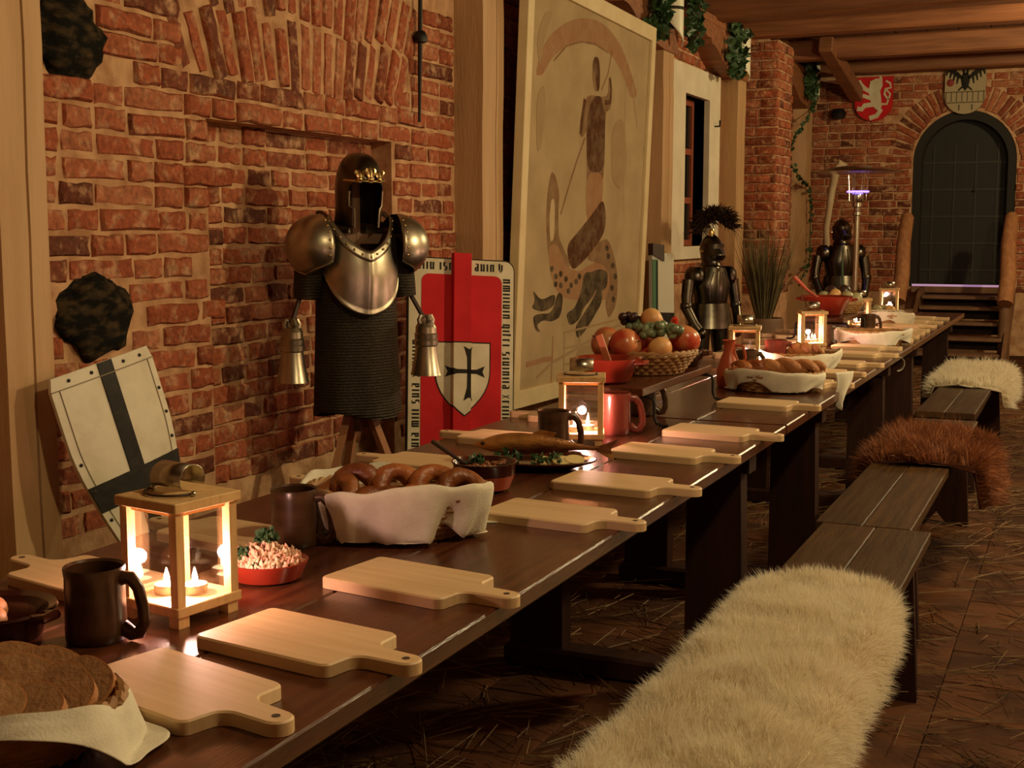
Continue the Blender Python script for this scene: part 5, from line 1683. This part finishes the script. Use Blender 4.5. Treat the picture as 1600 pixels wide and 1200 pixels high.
for i, (x, y) in enumerate([(862, 420), (868, 432), (876, 428), (884, 436), (892, 446), (876, 446), (868, 444), (900, 440), (950, 400), (957, 415), (961, 432), (956, 450), (948, 388), (958, 468), (888, 455), (905, 432)]):
    P = [(x + 3.0 * math.cos(a), y + 5 * math.sin(a)) for a in [2 * PI * k / 8 for k in range(8)]]
    area('grey', P, 'dragon_spot')
# painted architecture at the foot
line('faint', [(838, 590), (865, 565), (900, 545), (940, 520), (985, 500)], .02)
line('rust', [(864, 525), (862, 570), (861, 600)], .018)
line('rust', [(822, 570), (850, 562), (864, 560)], .03)
for y in (520, 545, 570): line('faint', [(880, y), (930, y - 12), (985, y - 26)], .012)
for x in (882, 905, 935, 962): line('faint', [(x, 520), (x - 2, 590)], .012)
area('faint', [(900, 545), (930, 536), (930, 575), (898, 585)])
# faint toned patches of the plaster ground
for pts in ([(838, 60), (850, 20), (865, 15), (850, 60), (843, 110)], [(838, 150), (850, 130), (852, 160), (846, 230), (838, 240)], [(955, 200), (975, 180), (980, 260), (970, 300), (955, 280)]):
    area('faint', pts, 'faded_patch')

# --- small green and white shield past the mural
Mg = basis_m((-2.76, 8.70, 1.17), (.35, .93, -.06), (-.05, .06, .99))
t = thing_m('striped_shield', 'narrow green and white shield leaning behind the fruit basket', 'shield', Mg)
t.scale = (.68, 1, 1)
g = G(); g.prism(rrect(-.18, .18, -.9, .0, .03), -.03, 0); obj('panel', g, mat('shield_white', (.55, .52, .40), .5), t)
g = G(); g.prism([(-.18, -.9), (-.09, -.9), (-.09, -.05), (-.18, -.05)], 0, .003); obj('green_stripe', g, GREENP, t)
g = G(); g.prism([(-.12, -.9), (-.10, -.9), (-.10, -.06), (-.12, -.06)], .003, .005); obj('dark_rope', g, BLACKP, t)
g = G(); g.prism([(-.19, -.02), (.0, -.06), (.0, .055), (-.19, .06)], -.032, .012); obj('dark_cap', g, LEATHER, t)
g = G(); g.prism([(-.18, -.52), (.18, -.52), (.18, -.42), (-.18, -.42)], .0, .004); obj('dark_band', g, BLACKP, t)

# --- smaller suits of armour
def knight(lab, loc, rz, H, plume=True, m=DSTEEL):
    t = thing('knight_armor', lab, 'armor', loc, rz)
    s = H / 1.62
    def O(name, g, mm=m, par=None, **k):
        for i, p in enumerate(g.v): g.v[i] = (p[0] * s, p[1] * s, p[2] * s)
        return obj(name, g, mm, par or t, smooth=True, angle=40, **k)
    g = G(); g.lathe([(.22, 0), (.22, .03), (.20, .035)], 24); O('plinth', g, LEATHER)
    g = G()
    def sk(u, v):
        a = 2 * PI * u; el = PI / 2 * v
        k = math.cos(el) ** .8
        comb = .022 * math.exp(-(math.sin(a) / .16) ** 2) * (v > .05)
        return ((.118 * k + comb * k) * math.cos(a), .095 * k * math.sin(a), 1.46 + .135 * math.sin(el) + comb * .6 * math.sin(el))
    g.grid(sk, 32, 10, closeu=True); he = O('helmet', g)
    g = G(); g.lathe([(.078, 1.315), (.10, 1.33), (.086, 1.36), (.094, 1.40), (.105, 1.46)], 24, None, 1.1, .9); O('bevor', g, m, he)
    g = G()
    def vz(u, v):
        a = R(-88 + 176 * u); z = 1.375 + .105 * v
        k = 1 + .42 * max(0, math.cos(a)) ** 3 * (1 - abs(v - .45) * 1.5)
        return (.116 * k * math.cos(a) + .004, .102 * math.sin(a), z)
    g.grid(vz, 24, 8); O('visor', g, m, he)
    g = G()
    def br(u, v):
        a = R(-88 + 176 * u); return (.124 * math.cos(a) + .004, .104 * math.sin(a), 1.492 + .03 * v - .004 * math.cos(a))
    g.grid(br, 20, 2); O('brow_plate', g, m, he)
    for q in (-1, 1):
        g = G(); g.lathe([(.018, -.006), (.016, .006), (.004, .010)], 10, Matrix.Translation((0, q * .106, 1.455)) @ Matrix.Rotation(-q * PI / 2, 4, 'X')); O('visor_pivot', g, GOLD, he)
    for k in range(6):
        g = G(); g.box(.118, .126, -.004, .004, -.012, .012); 
        a = R(-50 + 20 * k)
        for i, p in enumerate(g.v): g.v[i] = ((p[0] + .022) * math.cos(a) - p[1] * math.sin(a), (p[0]) * math.sin(a) * .92 + p[1] * math.cos(a), p[2] + 1.405)
        O('breath_slot', g, BLACKIRON, he)
    g = G(); g.lathe([(.07, 1.29), (.095, 1.30), (.085, 1.33), (.08, 1.345)], 20); O('gorget', g)
    def ch(u, v):
        a = 2 * PI * u; z = .98 + .33 * v
        f = .155 * (1 - .35 * abs(v - .45) ** 1.5) if math.cos(a) > 0 else .12
        w = .185 * (1 - .30 * max(0, v - .6) / .4) * (.82 + .18 * min(1, v * 2))
        return (f * math.cos(a), w * math.sin(a), z)
    g = G(); g.grid(ch, 28, 14, closeu=True); O('breastplate', g)
    for k in (-3, -1, 1, 3):
        g = G(); g.tube([(ch(.0 + k * .035, .12)[0] + .002, ch(k * .035, .12)[1], 1.02), (ch(k * .035, .5)[0] + .003, ch(k * .035, .5)[1], 1.145), (ch(k * .025, .9)[0] + .002, ch(k * .025, .9)[1], 1.277)], .005, 6); O('flute', g)
    for k in range(4):
        g = G(); g.lathe([(.175 + .012 * k, .99 - .055 * k), (.19 + .012 * k, .935 - .055 * k), (.183 + .012 * k, .935 - .055 * k), (.168 + .012 * k, .985 - .055 * k)], 24, None, .82, 1); O('fauld_lame', g)
    for q in (-1, 1):
        for lk in range(4):
            g = G(); rr_ = .105 - .006 * lk
            g.grid(lambda u, v: ((rr_ + .004 * (1 - v)) * math.sin(R(-110 + 220 * u)) * math.cos(R(62 - 36 * lk - 40 * v)), q * (.185 + (rr_ + .004 * (1 - v)) * math.cos(R(-110 + 220 * u)) * math.cos(R(62 - 36 * lk - 40 * v)) * .85), 1.225 + rr_ * math.sin(R(62 - 36 * lk - 40 * v))), 18, 3)
            O('pauldron_lame', g)
        g = G(); g.tube([(0, q * .25, 1.20), (.01, q * .275, 1.05), (.02, q * .28, .97)], [.058, .052, .046], 12); O('upper_arm', g)
        g = G(); g.ball((.015, q * .285, .97), .056, 12, 8); O('elbow_cop', g)
        g = G(); g.tube([(.02, q * .285, .95), (.09, q * .25, .82), (.12, q * .22, .76)], [.048, .042, .046], 12); O('forearm', g)
        g = G(); g.ball((.14, q * .205, .73), (.045, .04, .05), 12, 8); O('gauntlet', g)
        g = G(); g.tube([(0, q * .10, .80), (.01, q * .11, .62), (.02, q * .11, .48)], [.085, .078, .060], 14); O('thigh_plate', g)
        g = G(); g.ball((.03, q * .11, .46), .062, 12, 8); O('knee_cop', g)
        g = G(); g.tube([(.02, q * .11, .44), (0, q * .115, .28), (.01, q * .115, .09)], [.055, .062, .045], 14); O('greave', g)
        g = G(); g.ball((.05, q * .115, .065), (.12, .045, .035), 14, 8); O('sabaton', g)
    return t, he, s
kt, kh, ks = knight('dark suit of armor with plume behind the fruit basket', (-2.53, 9.12, 0), R(-35), 1.31)
r = random.Random(3); rt_, dr_, ln_ = [], [], []
for k in range(1500):
    a = r.random(); p = Vector((-.16 + .36 * a, r.uniform(-.035, .035), 1.31 + .10 * math.sin(a * PI * .9) + .02))
    rt_.append(p + Vector((0, 0, r.uniform(-.03, .03)))); dr_.append(Vector((-.5 + a * 1.2 + r.uniform(-.3, .3), r.uniform(-.6, .6), r.uniform(-.2, .9))).normalized()); ln_.append(r.uniform(.05, .12))
o = link('plume', strands_mesh('plume', rt_, dr_, ln_, .010, PLUME, .5, .3, 4), kt); o['kind'] = 'stuff'
g = G(); g.lathe([(.02, 1.28), (.028, 1.31), (.018, 1.34)], 10); obj('plume_holder', g, GOLD, kt, smooth=True)
kt2, kh2, ks2 = knight('dark suit of armor beside the patio heater at the far end', (-2.24, 12.75, 0), R(-62), 1.46)
g = G(); g.tube([(.12, -.02, 1.02), (.17, -.02, .70), (.17, -.02, .30)], .012, 8)
tag(obj('sword', g, mat('green_bronze', (.10, .16, .10), .35, metal=.6), None, (-2.22, 12.62, .02), (0, 0, R(-62)), smooth=True), 'greenish sword held upright before the far suit of armor', 'sword')
# pale curved pole with a hooked head
g = G(); g.tube([(0, 0, 0), (.0, .0, .9), (-.03, 0, 1.35), (.02, 0, 1.75), (.05, 0, 1.93), (.10, 0, 2.00), (.15, 0, 1.97)], [.03, .035, .032, .036, .045, .050, .030], 12)
tag(obj('hooked_pole', g, mat('pale_wood', (.55, .42, .24), .6), None, (-2.47, 13.35, 0), smooth=True), 'pale curved pole with a hooked head behind the far armor', 'pole')

# --- reed bundle in a tub
t = thing('reed_bundle', 'bundle of dry reeds in a wooden tub before the brick pillar', 'plant', (-2.42, 10.35, 0))
g = G(); g.lathe([(.13, 0), (.15, .02), (.16, .60), (.15, .62), (.14, .58), (.001, .56)], 20); obj('tub', g, STEPW, t, smooth=True)
r = random.Random(8); rt_, dr_, ln_ = [], [], []
for k in range(420):
    a = r.uniform(0, 6.28); q = r.random() ** .6
    rt_.append(Vector((.05 * math.cos(a) * q, .05 * math.sin(a) * q, .57)))
    dr_.append(Vector((math.cos(a) * .30 * q, math.sin(a) * .30 * q, 1)).normalized()); ln_.append(r.uniform(.45, .92))
o = link('reeds', strands_mesh('reeds', rt_, dr_, ln_, .009, REED, .10, .05, 5), t); o['kind'] = 'stuff'

# --- patio heater
t = thing('patio_heater', 'chrome mushroom patio heater with a blue flame at the far end', 'heater', (-2.02, 12.3, 0))
g = G(); g.lathe([(.22, 0), (.22, .06), (.20, .62), (.06, .68), (.03, .69)], 24); obj('gas_housing', g, DSTEEL, t, smooth=True)
g = G(); g.lathe([(.027, .68), (.027, 1.46), (.045, 1.47), (.045, 1.50), (.032, 1.51), (.034, 1.54), (.05, 1.55), (.05, 1.58), (.034, 1.59)], 16); obj('pole', g, CHROME, t, smooth=True)
g = G(); g.lathe([(.04, 1.58), (.055, 1.60), (.055, 1.67), (.05, 1.68)], 16); obj('burner', g, CHROME, t, smooth=True)
g = G(); g.lathe([(.098, 1.680), (.102, 1.686), (.100, 1.694), (.094, 1.688)], 28); obj('flame', g, GASFLAME, t, smooth=True)
g = G(); g.lathe([(.105, 1.62), (.11, 1.70), (.105, 1.80), (.10, 1.80), (.100, 1.70)], 24); obj('mesh_screen', g, mat('screen_mesh', (.03, .025, .02), .5, metal=.6), t, smooth=True) if False else None
for k in range(6):
    a = k * PI / 3 + .3
    g = G(); g.tube([(.075 * math.cos(a), .075 * math.sin(a), 1.60), (.09 * math.cos(a), .09 * math.sin(a), 1.86)], .005, 5); obj('stay', g, CHROME, t)
g = G(); g.lathe([(.40, 1.862), (.405, 1.868), (.30, 1.90), (.12, 1.925), (.001, 1.93), (.001, 1.92), (.29, 1.89)], 40); obj('reflector', g, CHROME, t, smooth=True)

# --- white wall lamps with ivy
def leaf(g, p, r, s):
    M = Matrix.Translation(p) @ Euler((r.uniform(-1.2, 1.2), r.uniform(.2, 2.2), r.uniform(-3, 3))).to_matrix().to_4x4()
    g.add([(0, -s * .9, 0), (s * .55, -s * .55, s * .1), (s * .9, s * .1, 0), (s * .35, s * .35, -s * .08), (0, s * 1.1, 0), (-s * .35, s * .35, -s * .08), (-s * .9, s * .1, 0), (-s * .55, -s * .55, s * .1)],
          [(0, 1, 3), (1, 2, 3), (0, 3, 4), (0, 4, 5), (0, 5, 7), (7, 5, 6)], M)
def wall_lamp(p, lab, iv, h=.36, n=110, seed=0, wide=1.0):
    t = thing('wall_lamp', lab, 'lamp', p, R(-38))
    g = G()
    def sh(u, v):
        a = R(-95 + 190 * u); zb = h * .52 * (1 - u) ** 1.2
        k = .075
        return (k * math.cos(a) * .8, k * math.sin(a), zb + (h - zb) * v)
    g.grid(sh, 16, 14); s_ = obj('shade', g, LAMPW, t, smooth=True, angle=60, solid=.004)
    g = G()
    g.grid(lambda u, v: (.079 * .8 * math.cos(R(-95 + 190 * u)), .079 * math.sin(R(-95 + 190 * u)), h * (.60 + .05 * v)), 16, 1); obj('black_band', g, BLACKIRON, t, smooth=True, solid=.003)
    g = G(); g.box(-.03, .005, -.05, .05, h * .3, h * .95); obj('back_plate', g, BLACKIRON, t)
    r = random.Random(seed); g = G()
    for k in range(n):
        q = r.random()
        e = r.gauss(0, .045)
        off = -.30 + e * 2.2 if wide < 1.5 else r.choice((-.42, -.42, .38)) + e * 1.6
        if q > .9: off = r.uniform(-.5, .05)
        leaf(g, (.015 + abs(r.gauss(0, .03)), off, h * (.02 + q * 1.12)), r, r.uniform(.034, .056))
    g.tube([(.02, -.28, h * .1), (.03, -.32, h * .5), (.02, -.30, h * .9), (.02, -.05, h * 1.08)], .004, 5)
    tag(obj('ivy', g, IVY, None, p), iv, 'ivy')
wall_lamp((-2.80, 9.00, 2.63), 'white half-cone wall lamp above the window frame next to the mural', 'ivy wrapped around the wall lamp next to the mural', .42, 330, 1, 1.9)
wall_lamp((-2.82, 11.04, 2.60), 'white half-cone wall lamp on the post before the brick pillar', 'ivy on the wall lamp before the brick pillar', .36, 170, 2)
wall_lamp((-2.82, 14.10, 2.70), 'white half-cone wall lamp past the brick pillar', 'ivy on the wall lamp past the brick pillar', .40, 170, 3)
r = random.Random(4); g = G()
path = [(-2.80, 14.06, 2.68), (-2.82, 13.80, 2.48), (-2.86, 13.45, 2.30), (-2.90, 13.25, 2.05), (-2.84, 13.55, 1.90), (-2.80, 14.0, 1.78), (-2.80, 14.05, 1.5), (-2.80, 14.05, 1.0), (-2.82, 13.6, .75)]
for i in range(len(path) - 1):
    for k in range(16):
        q = r.random(); p = Vector(path[i]).lerp(Vector(path[i + 1]), q) + Vector((r.gauss(0, .012), r.gauss(0, .025), r.gauss(0, .025)))
        leaf(g, p, r, r.uniform(.018, .032))
g.tube(path, .006, 5)
tag(obj('ivy_garland', g, IVY), 'ivy garland winding down the farthest timber post', 'ivy')

# --- heraldic shields on the end wall
MW = lambda x, z: Matrix(((1, 0, 0, x), (0, 0, -1, BY - .03), (0, 1, 0, z), (0, 0, 0, 1)))    # x right, y up, z out (-Y)
def round_shield(w, h, n=12):
    P = [(w / 2, 0)]
    P += [(w / 2 * math.cos(PI * i / n), -h + w * .48 - w * .48 * math.sin(PI * i / n)) for i in range(n + 1)][::1]
    P += [(-w / 2, 0)]
    return P[::-1]
cx, cz = -2.255, 2.985
t = thing_m('lion_shield', 'red heraldic shield with a white lion on the end wall', 'shield', MW(cx, cz))
w_, h_ = .40, .47
g = G(); g.prism(round_shield(w_, h_), -.02, .02); obj('panel', g, REDP, t)
def poly(g, pts, z0=.02, z1=.026):
    A = sum(pts[i - 1][0] * pts[i][1] - pts[i][0] * pts[i - 1][1] for i in range(len(pts)))
    g.prism(pts if A > 0 else pts[::-1], z0, z1)
g = G()
S = lambda pts: [((x - 670) / 400 * .76, -(y - 480) / 400 * .76) for x, y in pts]
poly(g, S([(650, 505), (680, 490), (715, 492), (718, 530), (705, 560), (712, 600), (716, 650), (690, 665), (660, 640), (650, 600), (640, 560)]))
for pts, wd in (([(655, 565), (620, 545), (595, 520), (583, 498)], .045), ([(655, 600), (615, 585), (580, 580)], .040), ([(665, 635), (620, 640), (605, 660), (580, 655)], .050), ([(690, 650), (710, 670), (690, 700), (650, 712)], .050),
                ([(712, 635), (745, 635), (752, 610), (730, 580), (735, 550), (765, 545), (760, 520), (735, 505)], .022), ([(752, 610), (762, 580), (740, 555)], .018), ([(665, 510), (650, 515)], .04), ([(700, 488), (712, 483)], .03)):
    g.stroke(S(pts), wd, .0065, None, .02)
obj('lion', g, WHITEP, t)
cx2, cz2 = -1.315, 2.985
t = thing_m('city_shield', 'pale heraldic shield with a city gate and black eagle above the door', 'shield', MW(cx2, cz2))
w2, h2 = .41, .43
g = G(); g.prism(round_shield(w2, h2), -.02, .02); obj('panel', g, mat('shield_stone', (.40, .32, .18), .7), t)
g = G()
for k in range(8): g.stroke([(-.19 + .054 * k, -.20), (-.19 + .054 * k, -.30)], .008, .004, None, .02)
for y in (-.20, -.31): g.stroke([(-.2, y), (.2, y)], .010, .004, None, .02)
for x in (-.055, .075): g.stroke([(x, -.33), (x, -.39)], .014, .004, None, .02)
obj('gate_lines', g, mat('gate_line', (.12, .085, .045), .8), t)
g = G()
poly(g, [(-.03, -.01), (.03, -.01), (.045, -.08), (.03, -.15), (.0, -.19), (-.03, -.15), (-.045, -.08)])
for sg in (-1, 1):
    g.stroke([(sg * .012, -.02), (sg * .022, .03), (sg * .05, .045), (sg * .07, .03)], [.024, .022, .022, .008], .006, None, .02)
    g.stroke([(sg * .03, -.06), (sg * .08, -.02), (sg * .13, .02), (sg * .19, .05)], [.03, .045, .05, .02], .006, None, .02)
    for k in range(4): g.stroke([(sg * (.07 + .035 * k), -.02 + .02 * k), (sg * (.085 + .036 * k), -.115 + .03 * k)], [.028, .012], .0055, None, .02)
    g.stroke([(sg * .02, -.14), (sg * .07, -.185)], [.02, .012], .0055, None, .02)
obj('eagle', g, BLACKP, t)
g = G(); g.ball((-.15, -.10, .02), (.04, .04, .012), 12, 6); obj('red_rose', g, mat('dull_red', (.25, .03, .02), .7), t, smooth=True)
g = G(); g.box(-.2, .2, -.004, .045, -.018, .016); obj('crest_bar', g, mat('crest_gold', (.30, .19, .08), .6), t)

# wall sconce by the corner
t = thing('wall_sconce', 'dark round sconce in the corner left of the red lion shield', 'sconce', (-2.62, BY - .01, 2.60))
g = G(); g.lathe([(.001, -.06), (.07, -.05), (.09, 0), (.06, .05), (.001, .06)], 16, Matrix.Translation((0, -.09, 0))); obj('bowl', g, BLACKIRON, t, smooth=True)
g = G(); g.box(-.03, .03, -.03, .0, -.05, .05); obj('bracket', g, BLACKIRON, t)

# ================================================================== STRAW
r = random.Random(77); V, Fq = [], []
def straw_at(x, y, z, L, a, w):
    c, s_ = math.cos(a), math.sin(a); dz = r.uniform(-.012, .028) * (L / .15)
    tx, ty = c * L / 2, s_ * L / 2; px, py = -s_ * w, c * w
    mz = z + w * 1.2
    b = len(V); z0, z1_ = z, z + max(0, dz)
    V.extend([(x - tx - px, y - ty - py, z0), (x - tx, y - ty, z0 + w * 1.3), (x - tx + px, y - ty + py, z0), (x + tx - px, y + ty - py, z1_), (x + tx, y + ty, z1_ + w * 1.3), (x + tx + px, y + ty + py, z1_)])
    Fq.extend([(b, b + 1, b + 4, b + 3), (b + 1, b + 2, b + 5, b + 4)])
nstraw = 0
while nstraw < 9000:
    x, y = r.uniform(-2.2, 2.2), r.uniform(1.0, 12.8)
    d = noise.noise(Vector((x * 1.7, y * 1.3, 3.0))) + .45 * noise.noise(Vector((x * 5, y * 5, 7.0)))
    if r.random() > .30 + .9 * max(0, d + .12): continue
    if x > 0.3 and r.random() < .3: continue
    a = r.gauss(R(-10), .7) if r.random() < .7 else r.uniform(0, PI)
    straw_at(x, y, r.uniform(.001, .018), r.choice((.05, .08, .12, .16, .22, .30)) * r.uniform(.7, 1.2), a, r.uniform(.0012, .0024))
    nstraw += 1
me = bpy.data.meshes.new('straw'); me.from_pydata(V, [], Fq); me.materials.append(STRAW); me.update()
tag(link('straw', me), 'loose straw scattered over the clay floor', 'straw', kind='stuff')
